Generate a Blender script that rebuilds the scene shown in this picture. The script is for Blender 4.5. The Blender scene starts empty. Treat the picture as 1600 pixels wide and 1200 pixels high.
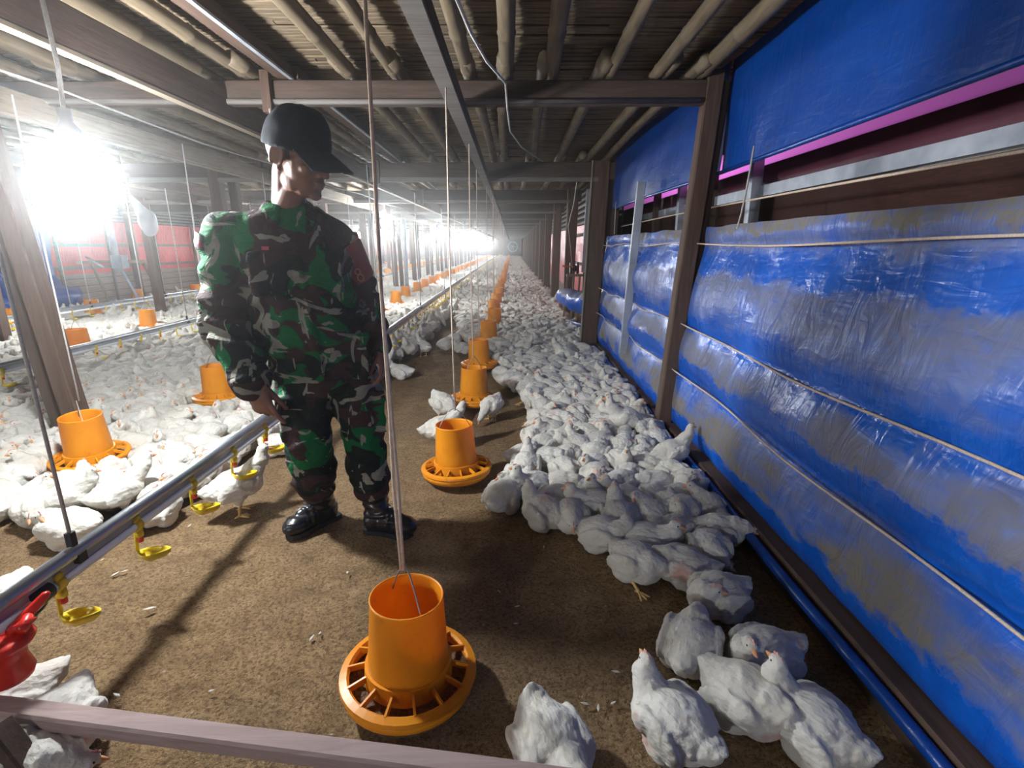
import bpy, bmesh, math, random
import numpy as np
from mathutils import Vector, Matrix, Quaternion, noise

random.seed(7)
SC = bpy.context.scene
COL = SC.collection
V3 = Vector
PI = math.pi

# ------------------------------------------------------------------ camera
CAM_H = 1.25
FPX = 816.0                      # focal length in pixels of a 1600 px wide frame
PITCH = math.radians(14.76)
cam_data = bpy.data.cameras.new('camera')
cam = bpy.data.objects.new('camera', cam_data)
COL.objects.link(cam)
cam.location = (0, 0, CAM_H)
cam.rotation_euler = (PI / 2 - PITCH, 0, 0)
cam_data.sensor_fit = 'HORIZONTAL'
cam_data.sensor_width = 36.0
cam_data.lens = FPX / 1600 * 36.0
cam_data.clip_start = 0.02
cam_data.clip_end = 300
SC.camera = cam

# ------------------------------------------------------------------ world, exposure
world = bpy.data.worlds.new('World')
SC.world = world
world.use_nodes = True
wn = world.node_tree.nodes
wn['Background'].inputs[0].default_value = (0.75, 0.85, 1.0, 1)
wn['Background'].inputs[1].default_value = 0.9
SC.view_settings.view_transform = 'Standard'
SC.view_settings.look = 'None'
SC.view_settings.gamma = 1.0
SC.view_settings.use_curve_mapping = False
SC.view_settings.exposure = 0.0
LAMP_STRENGTH = 740.0
LAMP_COLOR = (0.94, 0.98, 1.0)
FILL_LAMP = True  # unseen lamp added behind the viewer to fill the front
# thin dust in the air: it carries the glow round the lamps
HAZE = 0.0115
vs_ = wn.new('ShaderNodeVolumeScatter'); vs_.inputs['Density'].default_value = HAZE; vs_.inputs['Anisotropy'].default_value = 0.90
world.node_tree.links.new(vs_.outputs[0], wn['World Output'].inputs['Volume'])
# daylight outside the right wall, behind the pink sheet
day = bpy.data.lights.new('daylight', 'AREA'); day.shape = 'RECTANGLE'; day.size = 12; day.size_y = 1.4; day.energy = 360; day.color = (1, 1, 1)
day_o = bpy.data.objects.new('daylight', day); COL.objects.link(day_o); day_o.location = (3.6, 5.0, 2.9); day_o.rotation_euler = (0, math.radians(68), 0)
try:
    SC.cycles.max_bounces = 7
    SC.cycles.diffuse_bounces = 4
    SC.cycles.glossy_bounces = 3
    SC.cycles.volume_bounces = 0
    SC.cycles.use_light_tree = True
except Exception:
    pass

# ------------------------------------------------------------------ helpers: where a pixel's ray meets the place
SP, CP = math.sin(PITCH), math.cos(PITCH)
def ray(px, py):
    u, v = (px - 800) / FPX, (600 - py) / FPX
    return V3((u, CP + v * SP, -SP + v * CP))
def ground(px, py, z=0.0):
    r = ray(px, py); t = (z - CAM_H) / r.z
    return V3((r.x * t, r.y * t, z))
def at(px, py, Y):
    r = ray(px, py); t = Y / r.y
    return V3((r.x * t, Y, CAM_H + r.z * t))
def px_of(p):
    d = V3(p) - V3((0, 0, CAM_H))
    t = d.y * CP - d.z * SP
    w = d.y * SP + d.z * CP
    if t <= 0.05: return (-9999, -9999)
    return (800 + FPX * d.x / t, 600 - FPX * w / t)

# ------------------------------------------------------------------ helpers: meshes
def frame(d, up=V3((0, 0, 1))):
    d = V3(d).normalized()
    if abs(d.dot(up)) > 0.98: up = V3((1, 0, 0)) if abs(d.x) < 0.9 else V3((0, 1, 0))
    s = d.cross(up).normalized()
    return d, s, s.cross(d).normalized()

class MB:
    def __init__(self): self.v, self.f, self.m = [], [], []
    def add(self, vs, fs, mi=0):
        o = len(self.v)
        self.v.extend([tuple(x) for x in vs])
        self.f.extend([tuple(i + o for i in f) for f in fs]); self.m.extend([mi] * len(fs))
        return self
    def box(self, c, size, R=None, mi=0):
        c = V3(c); h = [s / 2 for s in size]
        vs = []
        for x in (-1, 1):
            for y in (-1, 1):
                for z in (-1, 1):
                    p = V3((x * h[0], y * h[1], z * h[2]))
                    if R is not None: p = R @ p
                    vs.append(c + p)
        return self.add(vs, [(0, 1, 3, 2), (4, 6, 7, 5), (0, 4, 5, 1), (2, 3, 7, 6), (0, 2, 6, 4), (1, 5, 7, 3)], mi)
    def beam(self, p, q, w, h, mi=0, up=V3((0, 0, 1)), bev=0.0, seg=1, jit=0.0):
        """board from p to q, w wide (sideways) and h high (along up), with bevelled long edges"""
        p, q = V3(p), V3(q); d, s, u = frame(q - p, up)
        a, b = w / 2, h / 2
        if bev > 0:
            c = min(bev, a * .6, b * .6)
            sec = [(-a + c, -b), (a - c, -b), (a, -b + c), (a, b - c), (a - c, b), (-a + c, b), (-a, b - c), (-a, -b + c)]
        else:
            sec = [(-a, -b), (a, -b), (a, b), (-a, b)]
        n = len(sec); vs = []; fs = []
        for i in range(seg + 1):
            c0 = p.lerp(q, i / seg)
            k = 1.0
            if jit and 0 < i < seg:
                c0 = c0 + s * random.uniform(-jit, jit) + u * random.uniform(-jit, jit)
            for (x, y) in sec: vs.append(c0 + s * x * k + u * y * k)
        for i in range(seg):
            for j in range(n):
                fs.append((i * n + j, i * n + (j + 1) % n, (i + 1) * n + (j + 1) % n, (i + 1) * n + j))
        fs.append(tuple(reversed(range(n)))); fs.append(tuple(range(seg * n, seg * n + n)))
        return self.add(vs, fs, mi)
    def tube(self, pts, r, n=8, mi=0, caps=True):
        pts = [V3(p) for p in pts]; k = len(pts)
        rs = r if isinstance(r, (list, tuple)) else [r] * k
        vs, fs = [], []
        _, s, u = frame(pts[1] - pts[0])
        for i, p in enumerate(pts):
            d = (pts[min(i + 1, k - 1)] - pts[max(i - 1, 0)]).normalized()
            s = (s - d * s.dot(d))
            if s.length < 1e-5: _, s, _u = frame(d)
            s.normalize(); u = d.cross(s)
            for j in range(n):
                a = 2 * PI * j / n
                vs.append(p + (s * math.cos(a) + u * math.sin(a)) * rs[i])
        for i in range(k - 1):
            for j in range(n):
                fs.append((i * n + j, i * n + (j + 1) % n, (i + 1) * n + (j + 1) % n, (i + 1) * n + j))
        if caps:
            fs.append(tuple(reversed(range(n)))); fs.append(tuple(range((k - 1) * n, k * n)))
        return self.add(vs, fs, mi)
    def lathe(self, prof, n=24, c=(0, 0, 0), mi=0, R=None, close=False):
        c = V3(c); vs, fs = [], []; k = len(prof)
        for (r, z) in prof:
            for j in range(n):
                a = 2 * PI * j / n
                p = V3((max(r, 1e-4) * math.cos(a), max(r, 1e-4) * math.sin(a), z))
                vs.append(c + (R @ p if R is not None else p))
        kk = k if close else k - 1
        for i in range(kk):
            i2 = (i + 1) % k
            for j in range(n):
                fs.append((i * n + j, i * n + (j + 1) % n, i2 * n + (j + 1) % n, i2 * n + j))
        return self.add(vs, fs, mi)
    def ell(self, c, r, R=None, nu=14, nv=9, mi=0):
        c = V3(c); vs, fs = [], []
        def pt(x, y, z):
            p = V3((x * r[0], y * r[1], z * r[2]))
            return c + (R @ p if R is not None else p)
        vs.append(pt(0, 0, -1))
        for i in range(1, nv):
            t = -PI / 2 + PI * i / nv
            for j in range(nu):
                a = 2 * PI * j / nu
                vs.append(pt(math.cos(t) * math.cos(a), math.cos(t) * math.sin(a), math.sin(t)))
        vs.append(pt(0, 0, 1)); top = len(vs) - 1
        for j in range(nu): fs.append((0, 1 + (j + 1) % nu, 1 + j))
        for i in range(nv - 2):
            for j in range(nu):
                a = 1 + i * nu; b = a + nu
                fs.append((a + j, a + (j + 1) % nu, b + (j + 1) % nu, b + j))
        a = 1 + (nv - 2) * nu
        for j in range(nu): fs.append((a + j, a + (j + 1) % nu, top))
        return self.add(vs, fs, mi)
    def cap(self, p, q, r1, r2, n=14, mi=0):
        """tapered capsule"""
        p, q = V3(p), V3(q); d, s, u = frame(q - p)
        vs, fs = [], []; rings = []
        L = (q - p).length
        for i in range(1, 5):
            t = -PI / 2 + PI / 2 * i / 4
            rings.append((p + d * (r1 * math.sin(t)), r1 * math.cos(t)))
        for i in range(0, 4):
            t = PI / 2 * i / 4
            rings.append((q + d * (r2 * math.sin(t)), r2 * math.cos(t)))
        for (c, r) in rings:
            for j in range(n):
                a = 2 * PI * j / n
                vs.append(c + (s * math.cos(a) + u * math.sin(a)) * r)
        k = len(rings)
        for i in range(k - 1):
            for j in range(n):
                fs.append((i * n + j, i * n + (j + 1) % n, (i + 1) * n + (j + 1) % n, (i + 1) * n + j))
        vs.append(p - d * r1); vs.append(q + d * r2)
        for j in range(n):
            fs.append((k * n, (j + 1) % n, j)); fs.append((k * n + 1, (k - 1) * n + j, (k - 1) * n + (j + 1) % n))
        return self.add(vs, fs, mi)
    def chain(self, pts, rs, n=14):
        for i in range(len(pts) - 1): self.cap(pts[i], pts[i + 1], rs[i], rs[i + 1], n)
        return self
    def loft(self, rings, n=24, mi=0, caps=True):
        """rings: (centre, axis a, axis b, ra, rb, power)"""
        vs, fs = [], []
        for (c, a, b, ra, rb, pw) in rings:
            for j in range(n):
                t = 2 * PI * j / n
                ct, st = math.cos(t), math.sin(t)
                x = math.copysign(abs(ct) ** pw, ct); y = math.copysign(abs(st) ** pw, st)
                vs.append(V3(c) + V3(a) * (ra * x) + V3(b) * (rb * y))
        k = len(rings)
        for i in range(k - 1):
            for j in range(n):
                fs.append((i * n + j, i * n + (j + 1) % n, (i + 1) * n + (j + 1) % n, (i + 1) * n + j))
        if caps:
            fs.append(tuple(reversed(range(n)))); fs.append(tuple(range((k - 1) * n, k * n)))
        return self.add(vs, fs, mi)
    def mesh(self, name, smooth=False):
        me = bpy.data.meshes.new(name)
        me.from_pydata(self.v, [], self.f)
        me.polygons.foreach_set('material_index', self.m)
        if smooth: me.polygons.foreach_set('use_smooth', [True] * len(self.f))
        me.update()
        return me

def fix_normals(me):
    bm = bmesh.new(); bm.from_mesh(me)
    bmesh.ops.recalc_face_normals(bm, faces=bm.faces); bm.to_mesh(me); bm.free()

def remesh(mb, voxel, it=6, fac=0.5, decimate=None):
    """one continuous surface around everything in mb"""
    me = mb.mesh('tmp'); fix_normals(me)
    o = bpy.data.objects.new('tmp', me); COL.objects.link(o)
    r = o.modifiers.new('r', 'REMESH'); r.mode = 'VOXEL'; r.voxel_size = voxel
    if it:
        s = o.modifiers.new('s', 'SMOOTH'); s.factor = fac; s.iterations = it
    if decimate:
        d = o.modifiers.new('d', 'DECIMATE'); d.ratio = decimate
    dg = bpy.context.evaluated_depsgraph_get(); dg.update()
    out = bpy.data.meshes.new_from_object(o.evaluated_get(dg))
    bpy.data.objects.remove(o); bpy.data.meshes.remove(me)
    out.polygons.foreach_set('use_smooth', [True] * len(out.polygons))
    return out

def displace(me, fn):
    """move each vertex by fn(position, normal)"""
    n = len(me.vertices)
    for v in me.vertices: pass
    ns = [v.normal.copy() for v in me.vertices]; ps = [v.co.copy() for v in me.vertices]
    for i in range(n): me.vertices[i].co = fn(ps[i], ns[i])
    me.update()
    return me

def put(name, me, mats, parent=None, origin=None, smooth=None):
    """link a mesh (MB or mesh data) as ONE object; origin moves its origin there"""
    if isinstance(me, MB):
        me = me.mesh(name, bool(smooth)); fix_normals(me)
    if not isinstance(mats, (list, tuple)): mats = [mats]
    if len(me.materials) == 0:
        for m in mats: me.materials.append(m)
    o = bpy.data.objects.new(name, me); COL.objects.link(o)
    base = V3((0, 0, 0)); p = parent
    while p is not None:
        base = base + p.location; p = p.parent
    org = V3(origin) if origin is not None else base
    if org.length > 0: me.transform(Matrix.Translation(-org))
    o.location = org - base
    if parent is not None: o.parent = parent
    return o

def root(name, loc=(0, 0, 0), rz=0.0):
    o = bpy.data.objects.new(name, None); COL.objects.link(o)
    o.location = loc; o.rotation_euler = (0, 0, rz); o.empty_display_size = 0.1
    return o
def tag(o, label=None, cat=None, group=None, kind=None):
    if label: o['label'] = label
    if cat: o['category'] = cat
    if group: o['group'] = group
    if kind: o['kind'] = kind
    return o
KIDS = {}
def kids(o):
    return list(KIDS.get(o.name, []))
def copy_tree(o, parent=None):
    c = o.copy(); COL.objects.link(c)
    if parent is not None: c.parent = parent
    for ch in o.children: copy_tree(ch, c)
    return c
ORD = ['first', 'second', 'third', 'fourth', 'fifth', 'sixth', 'seventh', 'eighth', 'ninth', 'tenth', 'eleventh', 'twelfth', 'thirteenth',
       'fourteenth', 'fifteenth', 'sixteenth', 'seventeenth', 'eighteenth', 'nineteenth', 'twentieth', 'twenty-first', 'twenty-second',
       'twenty-third', 'twenty-fourth', 'twenty-fifth', 'twenty-sixth', 'twenty-seventh', 'twenty-eighth', 'twenty-ninth', 'thirtieth',
       'thirty-first', 'thirty-second', 'thirty-third', 'thirty-fourth', 'thirty-fifth', 'thirty-sixth', 'thirty-seventh', 'thirty-eighth',
       'thirty-ninth', 'fortieth']

# ------------------------------------------------------------------ helpers: materials
class NT:
    def __init__(self, name):
        self.mat = bpy.data.materials.new(name); self.mat.use_nodes = True
        self.t = self.mat.node_tree; self.n = self.t.nodes
        self.b = self.n['Principled BSDF']; self.out = self.n['Material Output']
    def node(self, typ, **kw):
        x = self.n.new(typ)
        for k, v in kw.items():
            if k in x.inputs.keys(): x.inputs[k].default_value = v
            else: setattr(x, k, v)
        return x
    def link(self, a, b): self.t.links.new(a, b)
    def coords(self, scale=(1, 1, 1), rot=(0, 0, 0), loc=(0, 0, 0), what='Object'):
        tc = self.node('ShaderNodeTexCoord'); mp = self.node('ShaderNodeMapping')
        mp.inputs['Scale'].default_value = scale; mp.inputs['Rotation'].default_value = rot; mp.inputs['Location'].default_value = loc
        self.link(tc.outputs[what], mp.inputs['Vector'])
        return mp.outputs[0]
    def noise(self, vec, scale, detail=3.0, rough=0.55, dist=0.0):
        x = self.node('ShaderNodeTexNoise', Scale=scale, Detail=detail, Roughness=rough, Distortion=dist)
        self.link(vec, x.inputs['Vector'])
        return x.outputs['Fac']
    def ramp(self, fac, stops, interp='LINEAR'):
        x = self.node('ShaderNodeValToRGB'); cr = x.color_ramp; cr.interpolation = interp
        while len(cr.elements) < len(stops): cr.elements.new(0.5)
        for e, (p, c) in zip(cr.elements, stops):
            e.position = p; e.color = (c, c, c, 1) if not isinstance(c, (tuple, list)) else (*c[:3], 1)
        self.link(fac, x.inputs[0])
        return x.outputs[0]
    def mix(self, fac, a, b, mode='MIX'):
        x = self.node('ShaderNodeMix', data_type='RGBA', blend_type=mode)
        for s, v in ((x.inputs[0], fac), (x.inputs[6], a), (x.inputs[7], b)):
            if isinstance(v, (int, float)): s.default_value = v
            elif isinstance(v, (tuple, list)): s.default_value = (*v[:3], 1)
            else: self.link(v, s)
        return x.outputs[2]
    def math(self, op, a, b=None):
        x = self.node('ShaderNodeMath', operation=op)
        for s, v in ((x.inputs[0], a), (x.inputs[1], b)):
            if v is None: continue
            if isinstance(v, (int, float)): s.default_value = v
            else: self.link(v, s)
        return x.outputs[0]
    def bump(self, h, strength=0.3, dist=0.01, prev=None):
        x = self.node('ShaderNodeBump', Strength=strength, Distance=dist)
        self.link(h, x.inputs['Height'])
        if prev is not None: self.link(prev, x.inputs['Normal'])
        return x.outputs[0]
    def done(self, color=None, rough=0.6, normal=None, spec=0.4, metal=0.0):
        b = self.b
        if color is not None:
            if isinstance(color, (tuple, list)): b.inputs['Base Color'].default_value = (*color[:3], 1)
            else: self.link(color, b.inputs['Base Color'])
        if isinstance(rough, (int, float)): b.inputs['Roughness'].default_value = rough
        else: self.link(rough, b.inputs['Roughness'])
        b.inputs['Specular IOR Level'].default_value = spec
        b.inputs['Metallic'].default_value = metal
        if normal is not None: self.link(normal, b.inputs['Normal'])
        return self.mat

def simple(name, c1, c2=None, scale=20, stretch=(1, 1, 1), rough=0.6, bump=0.15, bdist=0.004, spec=0.4, metal=0.0, detail=4, lo=0.3, hi=0.7):
    t = NT(name); vec = t.coords(stretch)
    f = t.noise(vec, scale, detail)
    c = t.ramp(f, [(lo, c1), (hi, c2 or tuple(min(1, x * 1.3) for x in c1))])
    n = t.bump(f, bump, bdist) if bump else None
    return t.done(c, rough, n, spec, metal)

def wood(name, c1, c2, axis, rough=0.75, dirt=(0.11, 0.10, 0.095)):
    st = {'x': (1.2, 14, 14), 'y': (14, 1.2, 14), 'z': (14, 14, 1.2)}[axis]
    t = NT(name)
    f = t.noise(t.coords(st), 3.0, 6, 0.65, 0.6)
    g = t.noise(t.coords(tuple(s * .25 for s in st), loc=(3, 7, 1)), 2.2, 3)
    c = t.ramp(f, [(0.28, c1), (0.72, c2)])
    c = t.mix(t.ramp(g, [(0.45, 0.0), (0.75, 0.75)]), c, dirt)
    return t.done(c, rough, t.bump(f, 0.35, 0.006), 0.3)
# ------------------------------------------------------------------ materials
M = {}
for ax in 'xyz':
    M['wood_' + ax] = wood('brown_timber_' + ax, (0.055, 0.032, 0.023), (0.135, 0.080, 0.058), ax, dirt=(0.11, 0.082, 0.068))
    M['pale_wood_' + ax] = wood('pale_timber_' + ax, (0.17, 0.13, 0.09), (0.33, 0.265, 0.19), ax, dirt=(0.2, 0.17, 0.145))
    M['dark_wood_' + ax] = wood('dark_timber_' + ax, (0.040, 0.026, 0.020), (0.100, 0.064, 0.048), ax, dirt=(0.082, 0.064, 0.054))
M['rail_wood'] = wood('weathered_rail_timber', (0.24, 0.16, 0.15), (0.46, 0.35, 0.33), 'x', dirt=(0.34, 0.26, 0.26))
M['grey_wood'] = wood('grey_dusty_timber', (0.10, 0.085, 0.075), (0.19, 0.165, 0.15), 'x', dirt=(0.2, 0.19, 0.18))
def bamboo():
    t = NT('bamboo'); f = t.noise(t.coords((9, 0.9, 9)), 4, 5, .6)
    c = t.ramp(f, [(0.25, (0.105, 0.078, 0.05)), (0.6, (0.215, 0.165, 0.108)), (0.8, (0.29, 0.235, 0.16))])
    w = t.noise(t.coords((2, 1.1, 2), loc=(4, 2, 0)), 2.5, 3)
    c = t.mix(t.ramp(w, [(0.5, 0.0), (0.75, 0.6)]), c, (0.19, 0.165, 0.135))
    return t.done(c, 0.6, t.bump(f, 0.2, 0.004), 0.35)
M['bamboo'] = bamboo()
def slat():
    t = NT('bamboo_slats'); f = t.noise(t.coords((0.8, 22, 3)), 5, 5, .6)
    g = t.noise(t.coords((1.3, 1.3, 1.3)), 1.7, 4)
    c = t.ramp(f, [(0.3, (0.10, 0.072, 0.048)), (0.7, (0.30, 0.225, 0.145))])
    c = t.mix(t.ramp(g, [(0.45, 0.0), (0.7, 0.7)]), c, (0.085, 0.07, 0.058))
    return t.done(c, 0.75, t.bump(f, 0.3, 0.004), 0.25)
M['slat'] = slat()
M['near_black'] = simple('near_black_backing', (0.012, 0.011, 0.011), (0.03, 0.028, 0.026), 6, rough=0.95, bump=0)  # near-black backing of roof and red walls, also the end wall
def litter():
    t = NT('rice_husk_litter'); c0 = t.coords()
    big = t.noise(c0, 1.1, 5, .6, .4); mid = t.noise(c0, 9, 6, .7); fine = t.noise(c0, 85, 4, .7); grain = t.noise(t.coords((1, 1.6, 1), loc=(5, 1, 0)), 150, 2, .6)
    c = t.ramp(mid, [(0.25, (0.21, 0.13, 0.062)), (0.5, (0.37, 0.24, 0.122)), (0.75, (0.52, 0.355, 0.195))])
    c = t.mix(t.ramp(big, [(0.42, 0.0), (0.66, 0.75)]), c, (0.26, 0.18, 0.11))
    c = t.mix(t.ramp(fine, [(0.40, 0.75), (0.52, 0.0)]), c, (0.13, 0.075, 0.04))
    c = t.mix(t.ramp(grain, [(0.60, 0.0), (0.72, 0.8)]), c, (0.55, 0.42, 0.27))
    vo = t.node('ShaderNodeTexVoronoi', Scale=9.0); t.link(t.coords((1, 1.7, 1)), vo.inputs['Vector'])
    c = t.mix(t.ramp(vo.outputs['Distance'], [(0.03, 0.9), (0.06, 0.0)]), c, (0.55, 0.52, 0.48))
    h = t.mix(0.5, mid, fine)
    lump = t.noise(t.coords((1, 1, 1), loc=(8, 2, 1)), 26, 5, .75, .8)
    c = t.mix(t.ramp(lump, [(0.34, 0.7), (0.46, 0.0)]), c, (0.14, 0.085, 0.045))
    n = t.bump(h, 0.8, 0.035); n = t.bump(lump, 0.8, 0.03, n); n = t.bump(grain, 0.5, 0.008, n)
    return t.done(c, 0.92, n, 0.2)
M['litter'] = litter()
def tarp(name, dusty):
    t = NT(name); tc = t.node('ShaderNodeTexCoord'); sx = t.node('ShaderNodeSeparateXYZ'); t.link(tc.outputs['Object'], sx.inputs[0])
    wob = t.noise(t.coords((1, 1.0, 2.2)), 2.6, 6, .6, .3); fine = t.noise(t.coords((1, 1, 1.5), loc=(3, 1, 4)), 16, 6, .7)
    wr = t.noise(t.coords((1.0, 3.0, 1.2), rot=(0.5, 0, 0)), 3.5, 4, .5, 1.2); wr2 = t.noise(t.coords((1.0, 1.2, 5.0), rot=(-0.35, 0, 0), loc=(1, 5, 2)), 5.5, 3, .5, .8)
    weave = t.noise(t.coords((40, 260, 260)), 1.0, 1)
    blue = t.mix(t.ramp(wob, [(0.3, 0.0), (0.7, 1.0)]), (0.003, 0.078, 0.46), (0.009, 0.145, 0.70))
    if dusty:
        z = t.math('ADD', sx.outputs[2], t.math('MULTIPLY', t.math('SUBTRACT', wob, 0.5), 0.26))
        z = t.math('ADD', z, t.math('MULTIPLY', t.math('SUBTRACT', fine, 0.5), 0.10))
        band = t.ramp(t.math('DIVIDE', z, 1.5), [(0.0, 0.0), (0.135, 0.0), (0.155, 1.0), (0.235, 1.0), (0.285, 0.30), (0.295, 0.0), (0.37, 0.0), (0.385, 0.85), (0.455, 0.8), (0.49, 0.0),
                  (0.545, 0.0), (0.58, 0.40), (0.68, 0.70), (0.715, 0.70), (0.74, 0.05), (0.80, 0.1), (0.845, 0.65), (0.865, 0.5), (0.88, 1.0), (1.0, 1.0)][:32])
        patch = t.ramp(t.noise(t.coords((1, .8, 1.6), loc=(9, 3, 2)), 2.3, 4, .6), [(0.36, 0.15), (0.54, 1.0)])
        speck = t.ramp(fine, [(0.30, 0.55), (0.50, 1.0)])
        dust = t.math('MULTIPLY', t.math('MULTIPLY', band, patch), speck)
        dcol = t.mix(t.ramp(wob, [(0.35, 0.0), (0.65, 1.0)]), (0.155, 0.15, 0.15), (0.20, 0.175, 0.14))
        col = t.mix(dust, blue, dcol)
        rough = t.math('ADD', t.math('MULTIPLY', dust, 0.50), 0.26)
    else:
        dust = t.ramp(fine, [(0.55, 0.0), (0.8, 0.25)])
        col = t.mix(dust, t.mix(0.75, blue, (0.002, 0.036, 0.21)), (0.10, 0.12, 0.2)); rough = 0.30
    n = t.bump(wr, 0.45, 0.035 if dusty else 0.012); n = t.bump(wr2, 0.28 if dusty else 0.12, 0.015, n); n = t.bump(weave, 0.05, 0.001, n)
    return t.done(col, rough, n, 0.5)
M['tarp'] = tarp('dusty_blue_tarpaulin', True)
M['tarp_top'] = tarp('clean_blue_tarpaulin', False)
def redtarp():
    t = NT('red_tarpaulin'); f = t.noise(t.coords((1, 1, 1)), 2.2, 4); w = t.noise(t.coords((2, 3, 1), rot=(.4, 0, 0)), 4, 3, .5, 1)
    c = t.mix(t.ramp(f, [(0.3, 0.0), (0.7, 1.0)]), (0.40, 0.025, 0.03), (0.58, 0.07, 0.075))
    return t.done(c, 0.4, t.bump(w, 0.6, 0.04), 0.45)
M['red_tarp'] = redtarp()
M['left_boards'] = wood('grey_brown_boards', (0.17, 0.13, 0.11), (0.34, 0.27, 0.23), 'y', dirt=(0.22, 0.19, 0.18))
M['maroon'] = simple('maroon_sheet', (0.075, 0.015, 0.03), (0.11, 0.025, 0.045), 5, rough=.6, bump=.1)
M['brown_net'] = simple('dark_brown_netting', (0.030, 0.010, 0.006), (0.055, 0.018, 0.011), 60, (1, .3, 2), rough=.9, bump=.3)
def pink():
    t = NT('pink_translucent_sheet'); tr = t.node('ShaderNodeBsdfTranslucent'); tr.inputs[0].default_value = (0.92, 0.46, 0.90, 1)
    mx = t.node('ShaderNodeMixShader'); mx.inputs[0].default_value = 0.85
    t.done((0.5, 0.12, 0.5), 0.5); t.link(t.b.outputs[0], mx.inputs[1]); t.link(tr.outputs[0], mx.inputs[2]); t.link(mx.outputs[0], t.out.inputs[0])
    return t.mat
M['pink'] = pink()
M['steel'] = simple('galvanised_steel', (0.33, 0.36, 0.40), (0.50, 0.53, 0.57), 14, (1, .3, 1), rough=.38, bump=.05, metal=.85)
M['zinc'] = simple('dull_zinc', (0.30, 0.33, 0.38), (0.45, 0.48, 0.54), 9, rough=.5, bump=.05, metal=.35)
M['pvc'] = simple('grey_white_pvc', (0.74, 0.76, 0.82), (0.82, 0.84, 0.9), 12, rough=.35, bump=.02)
M['yellow'] = simple('yellow_plastic', (0.78, 0.56, 0.012), (0.88, 0.67, 0.03), 10, rough=.32, bump=.02, spec=.5)
M['red'] = simple('red_plastic', (0.62, 0.018, 0.012), (0.78, 0.05, 0.03), 8, rough=.35, bump=.03, spec=.5)
M['black'] = simple('black_plastic', (0.012, 0.013, 0.018), (0.03, 0.032, 0.04), 20, rough=.4, bump=.05)
M['rope'] = simple('pale_rope', (0.58, 0.45, 0.36), (0.78, 0.63, 0.52), 160, (1, 1, .5), rough=.85, bump=.4, bdist=.002)
M['cord'] = simple('grey_cord', (0.36, 0.35, 0.34), (0.52, 0.50, 0.48), 120, rough=.8, bump=.2, bdist=.002)
M['white_wire'] = simple('white_cable', (0.5, 0.48, 0.44), (0.65, 0.62, 0.58), 30, rough=.5, bump=0)
M['wire'] = simple('steel_wire', (0.30, 0.29, 0.28), (0.42, 0.40, 0.38), 30, rough=.45, bump=0, metal=.6)
def orange(name, a, b, trans):
    t = NT(name); f = t.noise(t.coords((1, 1, .6)), 9, 4)
    c = t.ramp(f, [(0.3, a), (0.7, b)])
    g = t.noise(t.coords((1, 1, 1), loc=(2, 3, 4)), 28, 5, .7)
    c = t.mix(t.ramp(g, [(0.60, 0.0), (0.75, 0.45)]), c, (0.42, 0.20, 0.06))
    m = t.done(c, 0.38, t.bump(g, 0.06, 0.003), 0.45)
    if trans:
        tr = t.node('ShaderNodeBsdfTranslucent'); t.link(c, tr.inputs[0])
        mx = t.node('ShaderNodeMixShader'); mx.inputs[0].default_value = trans
        t.link(t.b.outputs[0], mx.inputs[1]); t.link(tr.outputs[0], mx.inputs[2]); t.link(mx.outputs[0], t.out.inputs[0])
    return m
M['orange'] = orange('orange_feeder_plastic', (0.86, 0.33, 0.014), (0.93, 0.42, 0.025), 0.35)
M['orange_pan'] = orange('orange_pan_plastic', (0.82, 0.27, 0.012), (0.90, 0.36, 0.02), 0.1)
M['feed'] = simple('brown_feed_crumbs', (0.09, 0.05, 0.03), (0.24, 0.15, 0.09), 120, rough=.95, bump=.8, bdist=.01)
def feathers():
    t = NT('white_feathers'); c0 = t.coords()
    oi = t.node('ShaderNodeObjectInfo')
    off = t.node('ShaderNodeVectorMath', operation='ADD'); t.link(c0, off.inputs[0])
    sc = t.node('ShaderNodeVectorMath', operation='SCALE'); sc.inputs['Scale'].default_value = 37.0
    t.link(oi.outputs['Random'], sc.inputs[0]); t.link(sc.outputs[0], off.inputs[1]); c1 = off.outputs[0]
    big = t.noise(c1, 9, 4, .6); mid = t.noise(c1, 30, 5, .65)
    mp = t.node('ShaderNodeMapping'); mp.inputs['Scale'].default_value = (1.0, 2.2, 2.2); t.link(c1, mp.inputs[0])
    vo = t.node('ShaderNodeTexVoronoi', Scale=38.0); t.link(mp.outputs[0], vo.inputs['Vector'])
    mp2 = t.node('ShaderNodeMapping'); mp2.inputs['Scale'].default_value = (0.7, 3.5, 3.5); t.link(c1, mp2.inputs[0])
    fib = t.noise(mp2.outputs[0], 70, 4, .7)
    c = t.ramp(big, [(0.30, (0.58, 0.545, 0.475)), (0.48, (0.68, 0.66, 0.61)), (0.75, (0.73, 0.72, 0.695))])
    c = t.mix(t.ramp(mid, [(0.30, 0.55), (0.46, 0.0)]), c, (0.48, 0.42, 0.33))
    bare = t.noise(c1, 7.5, 2, .5)
    c = t.mix(t.ramp(bare, [(0.66, 0.0), (0.73, 0.8)]), c, (0.62, 0.33, 0.28))
    c = t.mix(t.math('MULTIPLY', oi.outputs['Random'], 0.35), c, (0.56, 0.51, 0.42))
    n = t.bump(vo.outputs['Distance'], 0.26, 0.008); n = t.bump(fib, 0.5, 0.005, n); n = t.bump(mid, 0.45, 0.009, n)
    m = t.done(c, 0.85, n, 0.15)
    t.b.inputs['Subsurface Weight'].default_value = 0.0
    t.b.inputs['Sheen Weight'].default_value = 0.25
    return m
M['feather'] = feathers()
M['beak'] = simple('orange_beak', (0.62, 0.27, 0.12), (0.78, 0.42, 0.22), 60, rough=.5, bump=.05)
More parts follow.
